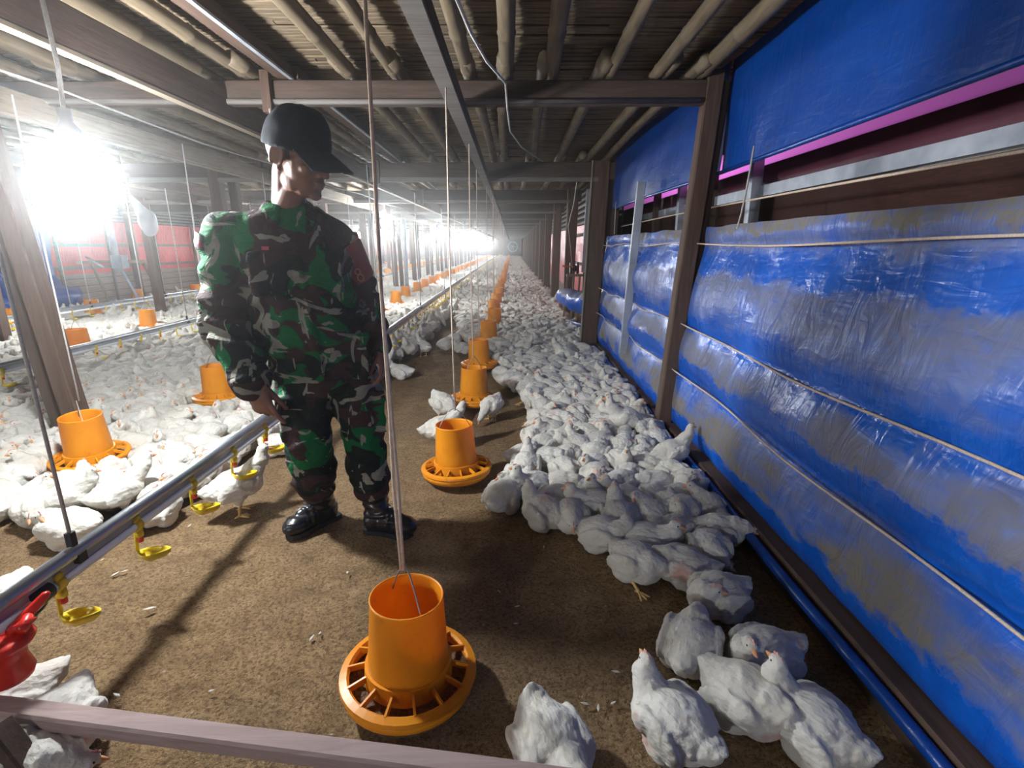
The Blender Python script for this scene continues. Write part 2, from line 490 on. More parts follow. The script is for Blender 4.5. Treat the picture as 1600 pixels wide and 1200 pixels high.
M['comb'] = simple('pink_comb', (0.60, 0.27, 0.22), (0.72, 0.40, 0.33), 80, rough=.6, bump=.1)
M['leg'] = simple('yellow_leg_skin', (0.66, 0.42, 0.14), (0.82, 0.56, 0.24), 90, rough=.55, bump=.2, bdist=.002)
M['eye'] = simple('dark_eye', (0.01, 0.008, 0.006), (0.02, 0.015, 0.01), 10, rough=.15, bump=0, spec=.6)
M['skin'] = simple('brown_skin', (0.17, 0.075, 0.05), (0.26, 0.125, 0.085), 14, rough=.5, bump=.12, bdist=.003)
M['hair'] = simple('short_black_hair', (0.010, 0.009, 0.010), (0.03, 0.026, 0.026), 90, (1, 1, .4), rough=.7, bump=.5, bdist=.003)
M['cap'] = simple('black_cap_cloth', (0.0055, 0.007, 0.014), (0.010, 0.013, 0.022), 160, rough=.85, bump=.2, bdist=.002, spec=.2)
M['boot'] = simple('polished_black_leather', (0.008, 0.008, 0.011), (0.018, 0.018, 0.024), 40, rough=.28, bump=.08, bdist=.002, spec=.6)
M['armband'] = simple('dark_red_armband', (0.21, 0.008, 0.018), (0.27, 0.014, 0.026), 60, rough=.75, bump=.2, bdist=.002)
M['digit'] = simple('dull_gold_print', (0.38, 0.16, 0.06), (0.45, 0.2, 0.08), 30, rough=.7, bump=0)
M['patch_grey'] = simple('grey_shoulder_tab', (0.10, 0.125, 0.12), (0.14, 0.165, 0.16), 60, rough=.8, bump=.1)
M['patch_red'] = simple('red_shoulder_stripe', (0.62, 0.10, 0.13), (0.72, 0.16, 0.19), 60, rough=.8, bump=.1)
def camo():
    t = NT('woodland_camouflage_cloth'); c0 = t.coords((1, 1, 0.85))
    def blob(loc, scale, lo, st=(1, 1, 1), rot=(0, 0, 0), dist=0.9, w=.012, detail=2.5):
        f = t.noise(t.coords(st, rot, loc), scale, detail, .5, dist)
        return t.ramp(f, [(lo, 0.0), (lo + w, 1.0)])
    base = (0.006, 0.125, 0.042)
    col = t.mix(blob((3, 1, 0), 5.2, .49), base, (0.014, 0.020, 0.021))
    col = t.mix(blob((7, 2, 5), 5.0, .525), col, (0.050, 0.029, 0.032))
    st1 = blob((1, 9, 4), 3.6, .600, (1.5, 1.5, 3.4), (0.3, 0.5, 0.5), 1.2)
    col = t.mix(st1, col, (0.26, 0.26, 0.22))
    st2 = blob((12, 3, 8), 4.6, .615, (4.2, 1.5, 1.5), (0.2, -0.6, 0.4), 1.0)
    col = t.mix(st2, col, (0.25, 0.25, 0.215))
    fo = t.noise(t.coords((1, 1, 1.8), rot=(0.3, 0.5, 0)), 9, 4, .6, .9); fi = t.noise(t.coords((300, 300, 300)), 1, 1)
    n = t.bump(fo, 0.7, 0.035); n = t.bump(fi, 0.1, 0.001, n)
    return t.done(col, 0.85, n, 0.15)
M['camo'] = camo()
def bulb_mat():
    t = NT('lit_bulb_glass'); e = t.node('ShaderNodeEmission'); e.inputs[0].default_value = (*LAMP_COLOR, 1); e.inputs[1].default_value = LAMP_STRENGTH
    t.link(e.outputs[0], t.out.inputs[0]); return t.mat
M['bulb'] = bulb_mat()
def bag():
    t = NT('cloudy_plastic_bag'); tr = t.node('ShaderNodeBsdfTransparent'); tr.inputs[0].default_value = (.9, .92, .95, 1)
    mx = t.node('ShaderNodeMixShader'); mx.inputs[0].default_value = 0.5
    f = t.noise(t.coords((1, 1, 2)), 14, 4); t.done((0.75, 0.8, 0.85), 0.3, t.bump(f, .6, .02))
    t.link(t.b.outputs[0], mx.inputs[1]); t.link(tr.outputs[0], mx.inputs[2]); t.link(mx.outputs[0], t.out.inputs[0]); return t.mat
M['bag'] = bag()
M['white_fan'] = simple('white_painted_metal', (0.6, 0.6, 0.6), (0.7, 0.7, 0.7), 8, rough=.5, bump=0)
# ------------------------------------------------------------------ the setting: floor, roof, walls
FAR = 72.0
XL, XR = -9.0, 1.02
BEAMS = [0.4, 3.42, 6.5] + [6.5 + 3.05 * i for i in range(1, 22)]

def floor_mesh():
    mb = MB(); ys = [-4.5]; y = -4.5
    while y < FAR: y += 0.06 if 0.5 < y < 5 else (0.25 if y < 12 else 3.0); ys.append(min(y, FAR))
    xs = [-9.2]; x = -9.2
    while x < 1.95: x += 0.07 if x > -3.2 else 0.4; xs.append(min(x, 1.95))
    vs = []; fs = []
    for yy in ys:
        for xx in xs:
            z = 0.0
            if yy < 12:
                z = 0.016 * noise.noise(V3((xx * 2.1, yy * 2.1, 0))) + 0.008 * noise.noise(V3((xx * 8, yy * 8, 3)))
            vs.append((xx, yy, z - 0.012))
    n = len(xs)
    for i in range(len(ys) - 1):
        for j in range(n - 1):
            fs.append((i * n + j, i * n + j + 1, (i + 1) * n + j + 1, (i + 1) * n + j))
    mb.add(vs, fs)
    return mb
tag(put('floor', floor_mesh(), M['litter'], smooth=True), 'brown rice husk litter covering the shed floor', None, None, 'structure')

def ceiling_mesh():
    mb = MB(); rnd = random.Random(3)
    mb.box((-3.6, FAR / 2 - 2.5, 2.42), (11.6, FAR + 5, 0.05), mi=1)
    y = -1.0
    while y < 26:
        w = rnd.uniform(0.028, 0.045) * (1 if y < 13 else 2)
        x = -9.2
        while x < 1.9:
            L = rnd.uniform(1.6, 3.2); x1 = min(1.9, x + L)
            dz = rnd.uniform(-0.006, 0.006)
            mb.beam((x, y + rnd.uniform(-.004, .004), 2.325 + dz), (x1 - 0.004, y + rnd.uniform(-.004, .004), 2.325 + rnd.uniform(-.006, .006)), w, 0.012, 0, bev=0.004)
            x = x1
        y += w + rnd.uniform(0.004, 0.016)
    mb.box((-3.6, (26 + FAR) / 2, 2.34), (11.2, FAR - 26, 0.02), mi=0)
    return mb
tag(put('ceiling', ceiling_mesh(), [M['slat'], M['near_black']]), 'bamboo slat ceiling over the shed', None, None, 'structure')

# outer right wall beyond the tarpaulins: netting, rail, maroon sheet and a pink sheet lit from outside
def struct(name, mb, mats, label): return tag(put(name, mb, mats), label, None, None, 'structure')
mb = MB(); mb.box((1.74, 10, 0.76), (0.03, 30, 1.62)); struct('wall_right', mb, M['brown_net'], 'dark brown netting wall outside the blue tarpaulins')
mb = MB(); mb.box((1.70, 10, 1.61), (0.05, 30, 0.07)); struct('trim_1', mb, M['zinc'], 'pale metal rail along the outer wall')
mb = MB(); mb.box((1.735, 10, 1.712), (0.012, 30, 0.146)); struct('trim_2', mb, M['maroon'], 'maroon sheet above the pale metal rail')
mb = MB(); mb.box((1.735, 10, 1.88), (0.008, 30, 0.19)); struct('trim_3', mb, M['pink'], 'pink translucent sheet lit by daylight')
mb = MB(); mb.box((1.79, 10, 2.17), (0.04, 30, 0.40)); struct('trim_4', mb, M['dark_wood_y'], 'dark fascia board over the pink sheet')
for k, yy in enumerate((3.8, 4.6, 5.4, 6.3)):
    mb = MB(); mb.box((1.66, yy, 0.98), (0.07, 0.07, 1.9)); struct('trim_%d' % (5 + k), mb, M['zinc'] if k % 2 == 0 else M['dark_wood_z'], 'upright stud of the outer wall')
# right wall beyond the second post: red sheet on boards
def red_wall(x, y0, y1, sx, post_gap, nm, z_board, z_top):
    mb = MB(); rnd = random.Random(int(y0))
    nb = 5
    for i in range(nb):
        z0 = z_board * i / nb; mb.box((x, (y0 + y1) / 2, z0 + z_board / nb / 2), (0.022 + 0.006 * (i % 2), y1 - y0, z_board / nb - 0.012), mi=0)
    n = int((y1 - y0) / 0.25); vs = []; fs = []
    rows = 8
    for i in range(n + 1):
        yy = y0 + (y1 - y0) * i / n
        for j in range(rows + 1):
            z = z_board - 0.05 + (z_top - z_board + 0.05) * j / rows
            vs.append((x - sx * (0.03 + 0.035 * noise.noise(V3((yy * 1.7, z * 2.4, 1)))), yy, z))
    for i in range(n):
        for j in range(rows):
            a = i * (rows + 1) + j; fs.append((a, a + 1, a + rows + 2, a + rows + 1))
    mb.add(vs, fs, 1)
    nz = 7
    for i in range(nz):
        z = z_top + 0.02 + (2.32 - z_top) * i / nz
        mb.box((x, (y0 + y1) / 2, z + 0.025), (0.02, y1 - y0, 0.045), mi=2)
    mb.box((x + sx * 0.06, (y0 + y1) / 2, 1.2), (0.02, y1 - y0, 2.4), mi=3)
    struct(nm, mb, [M['left_boards'], M['red_tarp'], M['grey_wood'], M['near_black']], 'wall of boards and red sheet under wooden louvres')
red_wall(1.30, 6.75, FAR, 1, 3, 'wall_right.001', 0.42, 1.62)
red_wall(-9.05, -4.5, FAR, -1, 3, 'wall_left', 0.74, 1.78)
mb = MB(); mb.box((-3.9, FAR + 0.1, 1.2), (11, 0.1, 2.6)); struct('wall_far', mb, M['near_black'], 'dark end wall of the shed')
mb = MB(); mb.box((-3.9, -4.55, 1.2), (11.7, 0.1, 2.6)); struct('wall_near', mb, M['dark_wood_x'], 'end wall behind the viewer')
mb = MB(); mb.box((1.9, -1.5, 1.2), (0.05, 6.5, 2.6)); struct('wall_right.002', mb, M['dark_wood_y'], 'outer wall behind the viewer')
bpy.data.objects['wall_right.002'].location.x = 0.0
# battens on the red walls
BAT = 0
def wall_batten(p, q, w, h, mat, label, up=V3((0, 0, 1))):
    mb = MB(); mb.beam(p, q, w, h, 0, up, bev=.004)
    o = put('wall_batten', mb, M[mat], origin=p); tag(o, label, 'batten', 'battens nailed over the red sheet')
wall_batten((-8.98, 8, 1.28), (-8.98, 30, 1.28), 0.03, 0.05, 'grey_wood', 'upper horizontal batten across the red sheet of the far left wall')
wall_batten((-8.98, 8, 0.82), (-8.98, 30, 0.82), 0.03, 0.06, 'grey_wood', 'lower horizontal batten between red sheet and boards of the far left wall')
for i, yy in enumerate((10.6, 12.0, 13.6, 15.2, 16.6)):
    wall_batten((-8.96, yy, 0.05), (-8.96, yy, 1.85), 0.05, 0.05, 'grey_wood', '%s upright batten on the red far left wall, counted from the blue tarp' % ORD[i], V3((1, 0, 0)))
for i, yy in enumerate((7.3, 8.2, 9.0)):
    wall_batten((1.22, yy, 0.05), (1.22, yy, 2.0), 0.04, 0.04, 'dark_wood_z', '%s upright batten on the red right wall beyond the second post' % ORD[i], V3((1, 0, 0)))
for i, zz in enumerate((0.95, 1.45)):
    wall_batten((1.22, 6.9, zz), (1.22, 12.3, zz), 0.03, 0.045, 'dark_wood_y', '%s horizontal batten on the red right wall beyond the second post' % ('lower', 'upper')[i])

# ------------------------------------------------------------------ posts
def post(members, label, mat='wood_z', cat='post', group=None):
    base = V3(members[0][0]); r = None
    for i, (p, q, w, h, mm) in enumerate(members):
        mb = MB(); mb.beam(p, q, w, h, 0, V3((0, 1, 0)), bev=.008, seg=6, jit=.004)
        if i == 0: r = put('wooden_post', mb, M[mm], origin=base)
        else: put('side_plank', mb, M[mm], parent=r)
    return tag(r, label, cat, group)
post([((1.035, 3.43, -.02), (1.19, 3.43, 2.24), 0.10, 0.10, 'wood_z'), ((1.13, 3.47, 0.1), (1.27, 3.47, 2.2), 0.06, 0.05, 'dark_wood_z')],
     'leaning brown post between the two blue tarpaulin bays, first along the right wall')
post([((0.96, 6.5, -.02), (1.03, 6.5, 2.2), 0.20, 0.12, 'wood_z'), ((0.855, 6.43, 0.0), (0.925, 6.43, 2.2), 0.02, 0.03, 'pale_wood_z'), ((1.15, 6.62, 0.0), (1.22, 6.62, 2.2), 0.16, 0.10, 'dark_wood_z')],
     'wide dark double post where the blue tarpaulin ends, second along the right wall')
post([((-2.93, 3.30, -.02), (-3.14, 3.30, 2.24), 0.15, 0.13, 'dark_wood_z'), ((-2.80, 3.22, 0.0), (-3.01, 3.22, 2.2), 0.11, 0.11, 'wood_z')],
     'brown double post standing among the chickens at the left edge')
for i, y in enumerate(BEAMS[3:16]):
    x = 1.02
    post([((x, y, -.02), (x + .04, y, 2.2), 0.17, 0.12, 'wood_z'), ((x - .10, y - .05, 0), (x - .06, y - .05, 2.2), 0.02, 0.03, 'pale_wood_z')],
         'dark post on the right, %s beyond the post where the blue tarpaulin ends' % ORD[i], group='posts along the right wall')
for i, y in enumerate(BEAMS[2:16]):
    post([((-3.42, y, -.02), (-3.46, y, 2.2), 0.13, 0.13, 'wood_z'), ((-3.25, y + .05, 0), (-3.29, y + .05, 2.2), 0.10, 0.10, 'dark_wood_z')],
         'brown double post in the middle row, %s behind the post at the left edge' % ORD[i], group='posts of the middle row')
for i, y in enumerate(BEAMS[2:15]):
    post([((-6.4, y, -.02), (-6.4, y, 2.2), 0.13, 0.13, 'wood_z')],
         'brown post in the row near the red left wall, %s from the viewer' % ORD[i], group='posts of the far left row')
for i, y in enumerate(BEAMS[2:14]):
    post([((-8.85, y, -.02), (-8.85, y, 2.2), 0.12, 0.12, 'wood_z')],
         'post against the red left wall, %s from the viewer' % ORD[i], group='posts against the left wall')
# slim pale metal poles
mb = MB(); mb.tube([(-3.05, 15.4, 0), (-3.05, 15.4, 2.2)], 0.055, 10)
tag(put('metal_pole', mb, M['zinc'], origin=(-3.05, 15.4, 0), smooth=True), 'pale grey metal pole rising among chickens right of the person', 'pole')

# ------------------------------------------------------------------ cross beams
for i, y in enumerate(BEAMS[1:18]):
    z0, z1 = (2.06, 2.19) if i == 0 else (2.00, 2.19)
    mb = MB(); mb.beam((-9.0, y, (z0 + z1) / 2 - 0.015), (1.2, y, (z0 + z1) / 2), 0.07, z1 - z0, bev=.006, seg=8, jit=.006)
    r = put('cross_beam', mb, M['dark_wood_x'], origin=(0, y, z0))
    tag(r, 'dark wooden cross beam under the bamboo ceiling, %s from the viewer' % ORD[i], 'beam', 'cross beams under the ceiling')
    mb = MB()
    if i == 0: mb.tube([(-9, y - .04, z0 - .012), (-3, y - .04, z0 + .012), (-1, y - .045, z0 + .008), (1.1, y - .04, z0 + .016)], 0.016, 8)
    else: mb.beam((-9.0, y - .045, z0 - .012), (1.0, y - .045, z0), 0.04, 0.05, bev=.004)
    tag(put('batten', mb, M['grey_wood'], parent=r, smooth=(i == 0)), 'grey batten along the lower edge')
    if i < 3:
        for xx in ((-1.42, -3.1) if i == 0 else (-1.55, -2.9)):
            mb = MB(); mb.box((xx, y - .06, (z0 + z1) / 2 - .01), (0.05, 0.05, z1 - z0 + .09)); put('cleat', mb, M['wood_z'], parent=r)

# ------------------------------------------------------------------ bamboo joists, laid from beam to beam
JX = [1.10, 0.84, 0.55, 0.22, -0.07, -0.21, -0.66, -0.97, None, -1.56, -1.86, -2.2, -2.52, -2.86, -3.2, -3.52, -3.86, -4.2, -4.55, -4.9, -5.25, -5.6, -6.0, -6.4, -6.8, -7.2, -7.6, -8.0, -8.4, -8.75]
BAYN = ['before the first cross beam', 'between first and second cross beam', 'between second and third cross beam', 'between third and fourth cross beam',
        'between fourth and fifth cross beam']
rb = random.Random(11)
for b in range(5):
    y0, y1 = BEAMS[b] - 0.25, BEAMS[b + 1] + 0.30
    if b == 0: y0 = 0.2
    for i, x in enumerate(JX):
        if x is None: continue
        if b == 0 and x < -5.0: continue
        xa = x + rb.uniform(-.05, .05); xb = x + rb.uniform(-.04, .04); r0 = rb.uniform(.036, .048); z = 2.195 + r0
        if b % 2: z += 0.0
        pts = []; rs = []; n = 14; bow = rb.uniform(-.02, .02)
        for k in range(n + 1):
            t = k / n
            pts.append(V3((xa + (xb - xa) * t + bow * math.sin(PI * t), y0 + (y1 - y0) * t, z + 0.012 * math.sin(PI * t * 1.3))))
            rs.append(r0 * (1.03 - .12 * t))
            if k < n and b < 3:      # the ring of a node
                t2 = (k + .5) / n; pc = V3((xa + (xb - xa) * t2 + bow * math.sin(PI * t2), y0 + (y1 - y0) * t2, z + 0.012 * math.sin(PI * t2 * 1.3)))
                if k % 2 == 0:
                    for dd, kk in ((-.012, 1.0), (0, 1.13), (.012, 1.0)):
                        pts.append(pc + V3((0, dd, 0))); rs.append(r0 * (1.03 - .12 * t2) * kk)
        mb = MB(); mb.tube(pts, rs, 10 if b < 3 else 7)
        o = put('bamboo_pole', mb, M['bamboo'], origin=pts[0], smooth=True)
        tag(o, 'bamboo ceiling pole, %s from the blue tarp side, %s' % (ORD[i if i < 8 else i - 1], BAYN[b]), 'bamboo pole', 'bamboo poles carrying the ceiling')
for b, (y0, y1) in enumerate(((0.2, 3.42), (3.42, 6.5), (6.5, 9.5))):
    mb = MB(); mb.beam((-1.30, y0, 2.235), (-1.33, y1, 2.235), 0.09, 0.075, bev=.005)
    r = put('timber_joist', mb, M['wood_y'], origin=(-1.3, y0, 2.2)); tag(r, 'square timber joist among bamboo ceiling poles, %s' % BAYN[b], 'joist')
    mb = MB(); mb.beam((-1.255, y0, 2.195), (-1.285, y1, 2.195), 0.022, 0.012); tag(put('edge_strip', mb, M['zinc'], parent=r), 'pale strip along the edge')

# ------------------------------------------------------------------ long timbers that carry the ropes
def carrier(x, w, h, z, y0, y1, mats, label, edge=None, xs=0.0):
    mb = MB(); seg = 14; mb.beam((x, y0, z + h / 2), (x + xs, y1, z + h / 2), w, h, bev=.006, seg=seg, jit=.005)
    r = put('hanging_rail', mb, M[mats], origin=(x, y0, z)); tag(r, label, 'timber rail', 'long timbers the ropes hang from')
    if edge:
        mb = MB(); mb.beam((x, y0, z - .008), (x + xs, y1, z - .008), w * .96, 0.016); tag(put('lower_strip', mb, M[edge], parent=r), 'pale strip under the timber')
carrier(-0.305, 0.075, 0.075, 1.975, 0.3, 60, 'dark_wood_y', 'long dark timber under the ceiling above the row of feeders nearest the blue tarp', 'grey_wood')
carrier(-1.70, 0.05, 0.16, 1.97, 0.3, 60, 'wood_y', 'long brown timber with lamplit lower edge painted pale above the nearest drinker line', 'pale_wood_y', .25)  # pale strip paints in the lamplight on the bottom face
carrier(-2.75, 0.05, 0.13, 1.95, 0.3, 60, 'pale_wood_y', 'long pale timber left of the person, above the second row of feeders', 'pale_wood_y')
carrier(-4.45, 0.05, 0.12, 1.95, 2.0, 60, 'wood_y', 'long timber above the second drinker line behind the left post', None)
carrier(-5.45, 0.05, 0.12, 1.95, 2.0, 60, 'wood_y', 'long timber above the third row of feeders', None)

# ------------------------------------------------------------------ tarpaulins
def wall_x(z, y):
    b = 1.045 + 0.165 * min(z, 2.2) / 1.4 * min(1.0, max(.55, (6.5 - y) / 4 + .25))
    return b
ROPES = (0.46, 0.76, 1.27)
def tarp_low(y0, y1, seed, sag):
    mb = MB(); ny = max(20, int((y1 - y0) / .045)); nz = 62; vs = []; fs = []
    for i in range(ny + 1):
        y = y0 + (y1 - y0) * i / ny; ey = min(1.0, min(y - y0, y1 - y) / .35)
        top = 1.365 + 0.012 * noise.noise(V3((y * 3, seed, 0)))
        for j in range(nz + 1):
            z = 0.10 + (top - 0.10) * j / nz
            x = wall_x(z, y) + .035 * max(0, 1 - z / .4)
            b = 0.0
            lv = (0.10,) + ROPES + (1.40,)
            for a, c in zip(lv[:-1], lv[1:]):
                if a <= z <= c:
                    t = (z - a) / (c - a); amp = (.040, .05, .055, .02)[lv.index(a)]
                    b = amp * (math.sin(PI * t ** .75))
            b *= .25 + .75 * max(0, ey) ** .6
            f = 0.030 * noise.noise(V3((y * .9, z * 2.2, seed))) + 0.014 * noise.noise(V3((y * 2.6 + z * 3, z * 3.2 - y, seed + 5))) + .007 * noise.noise(V3((y * 7 - z * 6, z * 6 + y * 3, seed + 9)))
            vs.append((x - b - f * (.5 + .5 * ey) + .01, y, z))
    for i in range(ny):
        for j in range(nz):
            a = i * (nz + 1) + j; fs.append((a, a + 1, a + nz + 2, a + nz + 1))
    mb.add(vs, fs); return mb
def tarp_high(y0, y1, seed, zb0, zb1):
    mb = MB(); ny = max(16, int((y1 - y0) / .08)); nz = 22; vs = []; fs = []
    for i in range(ny + 1):
        y = y0 + (y1 - y0) * i / ny
        zb = zb0 + (zb1 - zb0) * i / ny
        for j in range(nz + 1):
            z = zb + (2.31 - zb) * j / nz
            x = wall_x(1.95, y) + .02 + 0.02 * (z - 1.9)
            f = 0.016 * noise.noise(V3((y * .8, z * 2.0, seed))) + 0.008 * noise.noise(V3((y * 3 + z * 2, z * 4, seed + 3)))
            vs.append((x - f, y, z))
    for i in range(ny):
        for j in range(nz):
            a = i * (nz + 1) + j; fs.append((a, a + 1, a + nz + 2, a + nz + 1))
    mb.add(vs, fs)
    mb.tube([(wall_x(1.95, y0 + (y1 - y0) * k / 8) + .015, y0 + (y1 - y0) * k / 8, zb0 + (zb1 - zb0) * k / 8) for k in range(9)], .012, 6)
    return mb
tag(put('tarpaulin', tarp_low(-2.5, 3.40, 1, .05), M['tarp'], smooth=True), 'dusty blue tarpaulin nearest the viewer, lower sheet roped across the right wall', 'tarpaulin')
tag(put('tarpaulin', tarp_low(3.47, 6.52, 2, .05), M['tarp'], smooth=True), 'dusty blue lower tarpaulin between the leaning post and wide double post', 'tarpaulin')
tag(put('tarpaulin', tarp_high(-2.5, 3.455, 4, 1.735, 1.69), M['tarp_top'], smooth=True), 'clean blue upper tarpaulin nearest the viewer, above the pink strip', 'tarpaulin')
tag(put('tarpaulin', tarp_high(3.46, 6.5, 6, 1.69, 1.67), M['tarp_top'], smooth=True), 'clean blue upper tarpaulin between the leaning post and wide double post', 'tarpaulin')
def line_obj(name, pts, r, mat, label, cat, group=None, n=6):
    mb = MB(); mb.tube(pts, r, n); o = put(name, mb, M[mat], origin=pts[0], smooth=True); return tag(o, label, cat, group)
for k, (z, lab) in enumerate(((1.27, 'top'), (0.76, 'middle'), (0.46, 'bottom'))):
    for (y0, y1, w) in ((-2.5, 3.4, 'first'), (3.47, 6.5, 'second')):
        pts = []
        for i in range(40):
            y = y0 + (y1 - y0) * i / 39
            pts.append((wall_x(z, y) - 0.026 - .012 * math.sin(i * .7), y, z + .012 * math.sin(i * .33 + k) - .006))
        line_obj('tarp_rope', pts, .0048, 'rope', '%s rope stretched across the %s blue tarpaulin bay' % (lab, w), 'rope', 'ropes across the blue tarpaulins')
line_obj('pull_cord', [(1.30, y, 1.475 + .02 * math.sin((y - .5) * .5)) for y in [(-1 + .3 * i) for i in range(26)]], .0055, 'rope', 'pale cord running through the gap above the lower blue tarpaulins', 'cord')
line_obj('tie_cord', [(1.22, 2.85, 1.74), (1.215, 2.87, 1.55), (1.205, 2.88, 1.42), (1.19, 2.88, 1.34)], .005, 'cord', 'short hanging cord tied to the top of the nearest lower tarpaulin', 'cord')
line_obj('tie_cord', [(1.13, 6.0, 1.72), (1.13, 6.0, 1.38)], .005, 'cord', 'short hanging cord beside the wide double post', 'cord')
mb = MB(); mb.beam((1.02, 4.72, .30), (1.10, 4.72, 1.78), 0.07, 0.035, 0, V3((0, 1, 0)), bev=.004)
tag(put('metal_strut', mb, M['zinc'], origin=(1.02, 4.72, .3)), 'pale grey upright strut in front of the second blue tarpaulin', 'strut')
# kerb along the wall
for (y0, y1, w) in ((-2.5, 3.36, 'nearest the viewer'), (3.50, 6.42, 'beyond the leaning post')):
    mb = MB(); mb.beam((1.105, y0, .055), (1.115, y1, .055), 0.15, 0.07, bev=.008, seg=8, jit=.003)
    tag(put('wall_sill', mb, M['wood_y'], origin=(1.1, y0, 0)), 'brown timber sill under the blue tarpaulin, %s' % w, 'sill')
    mb = MB(); mb.tube([(1.008 + .006 * math.sin(i), y0 + (y1 - y0) * i / 24, .066) for i in range(25)], .020, 10)
    tag(put('blue_pipe', mb, M['tarp_top'], origin=(1.0, y0, 0), smooth=True), 'thin blue roll along the floor edge of the right wall, %s' % w, 'pipe')
mb = MB(); mb.box((1.045, 2.0, .015), (0.05, 9.2, .07)); struct('baseboard_right', mb, M['dark_wood_y'], 'earth stained base board of the right wall')
mb = MB()
mb.ell((1.10, 3.60, .13), (.035, .05, .05)); o = remesh(mb, .012, 2); displace(o, lambda p, n: p + n * .012 * noise.noise(p * 40))
tag(put('red_rag', o, M['red'], origin=(1.1, 3.6, .1)), 'small red rag tucked behind the foot of the leaning post', 'rag')
# rolled blue tarpaulin end sticking out past the wide post
mb = MB(); mb.loft([((1.10, 6.72, .55), (1, 0, 0), (0, 0, 1), .16, .17, 1), ((.95, 7.3, .50), (1, 0, 0), (0, 0, 1), .17, .16, 1), ((.82, 8.1, .50), (1, 0, 0), (0, 0, 1), .10, .13, 1), ((.74, 8.6, .50), (1, 0, 0), (0, 0, 1), .02, .09, 1)], 20)
o = remesh(mb, .03, 3); displace(o, lambda p, n: p + n * .03 * noise.noise(p * 6))
tag(put('tarpaulin_roll', o, M['tarp'], origin=(1.0, 7.2, .35)), 'bulging end of blue tarpaulin just past the wide double post', 'tarpaulin')
mb = MB(); mb.tube([(1.05, 6.7, .26), (.95, 7.5, .16), (.9, 8.2, .12)], .03, 8)
tag(put('blue_pipe', mb, M['tarp_top'], origin=(1.05, 6.7, .2), smooth=True), 'short blue roll near floor behind the wide double post', 'pipe')
# blue bulging tarpaulin on the far left wall
def left_tarp():
    mb = MB(); ny, nz = 70, 26; vs, fs = [], []
    for i in range(ny + 1):
        y = -1 + 11.4 * i / ny
        e = min(1, (10.4 - y) / .5)
        for j in range(nz + 1):
            z = 0.0 + 1.9 * j / nz
            bul = .12 + (.42 * max(0, 1 - abs(z - .32) / .36) ** .7 if z < .68 else 0.04)
            if y > 9.6: bul *= .4 + .6 * max(0, e)
            vs.append((-8.97 + bul + .05 * noise.noise(V3((y, z * 2, 4))) , y + (.35 if z < .5 else 0) * (y > 9), z))
    for i in range(ny):
        for j in range(nz):
            a = i * (nz + 1) + j; fs.append((a, a + 1, a + nz + 2, a + nz + 1))
    mb.add(vs, fs); return mb
tag(put('tarpaulin', left_tarp(), M['tarp_top'], smooth=True), 'blue tarpaulin bulging at its foot on the far left wall', 'tarpaulin')

# ------------------------------------------------------------------ winch stands, fan, cables
r = root('winch_stand', (-7.9, 10.9, 0)); tag(r, 'grey metal winch stand in front of the red far left wall', 'stand')
mb = MB(); mb.tube([(-7.95, 10.8, .75), (-8.0, 10.8, 2.2)], .07, 10); put('pole', mb, M['zinc'], parent=r, smooth=True)
mb = MB(); mb.box((-7.9, 10.8, .95), (.22, .2, .26)); put('winch', mb, M['zinc'], parent=r)
mb = MB(); mb.beam((-8.85, 10.9, .93), (-7.45, 10.9, .96), .05, .06); put('crossbar', mb, M['pale_wood_x'], parent=r)
for (p, q) in (((-8.55, 10.9, .9), (-8.3, 10.9, 0)), ((-7.5, 10.9, .92), (-7.15, 10.9, 0)), ((-7.95, 10.75, 1.02), (-7.5, 10.7, 0))):
    mb = MB(); mb.tube([p, q], .028, 8); put('leg', mb, M['zinc'] if p[2] > 1 else M['pale_wood_z'], parent=r, smooth=True)
mb = MB(); mb.tube([(-8.6, 10.85, 1.05), (-8.25, 10.8, .84)], .02, 8); put('crank_handle', mb, M['steel'], parent=r, smooth=True)
r = root('winch_stand', (1.02, 8.6, 0)); tag(r, 'small wooden winch stand with black winch against the red right wall', 'stand')
mb = MB(); mb.beam((.88, 8.6, .80), (1.14, 8.6, .80), .16, .035); put('board', mb, M['pale_wood_x'], parent=r)
for xx, x2 in ((.90, .84), (1.0, .97), (1.1, 1.04)):
    mb = MB(); mb.beam((xx, 8.6, .80), (x2, 8.6, 0), .03, .03, 0, V3((0, 1, 0))); put('leg', mb, M['pale_wood_z'], parent=r)
mb = MB(); mb.lathe([(.001, -.07), (.09, -.07), (.09, -.04), (.05, -.03), (.05, .03), (.09, .04), (.09, .07), (.001, .07)], 16, (1.0, 8.6, .91), R=Matrix.Rotation(PI / 2, 3, 'Y')); put('winch', mb, M['black'], parent=r)
mb = MB(); mb.tube([(1.0, 8.55, .93), (.80, 8.5, .95)], .012, 6); put('crank_handle', mb, M['red'], parent=r)
mb = MB(); mb.beam((1.13, 8.5, .85), (1.17, 8.5, 2.1), .05, .03, 0, V3((0, 1, 0))); put('rail', mb, M['zinc'], parent=r)
r = root('wall_fan', (0.10, FAR - .4, 1.2)); tag(r, 'pale round fan at the far end of the shed', 'fan')
mb = MB(); mb.lathe([(.58, -.15), (.66, -.15), (.66, .15), (.58, .15)], 28, (.1, FAR - .4, 1.2), R=Matrix.Rotation(PI / 2, 3, 'X'), close=True); put('shroud', mb, M['white_fan'], parent=r)
for k in range(5):
    a = k * 2 * PI / 5; mb = MB(); mb.beam((.1, FAR - .4, 1.2), (.1 + .55 * math.cos(a), FAR - .4, 1.2 + .55 * math.sin(a)), .02, .2, 0, V3((0.4, 1, 0.3))); put('blade', mb, M['white_fan'], parent=r)
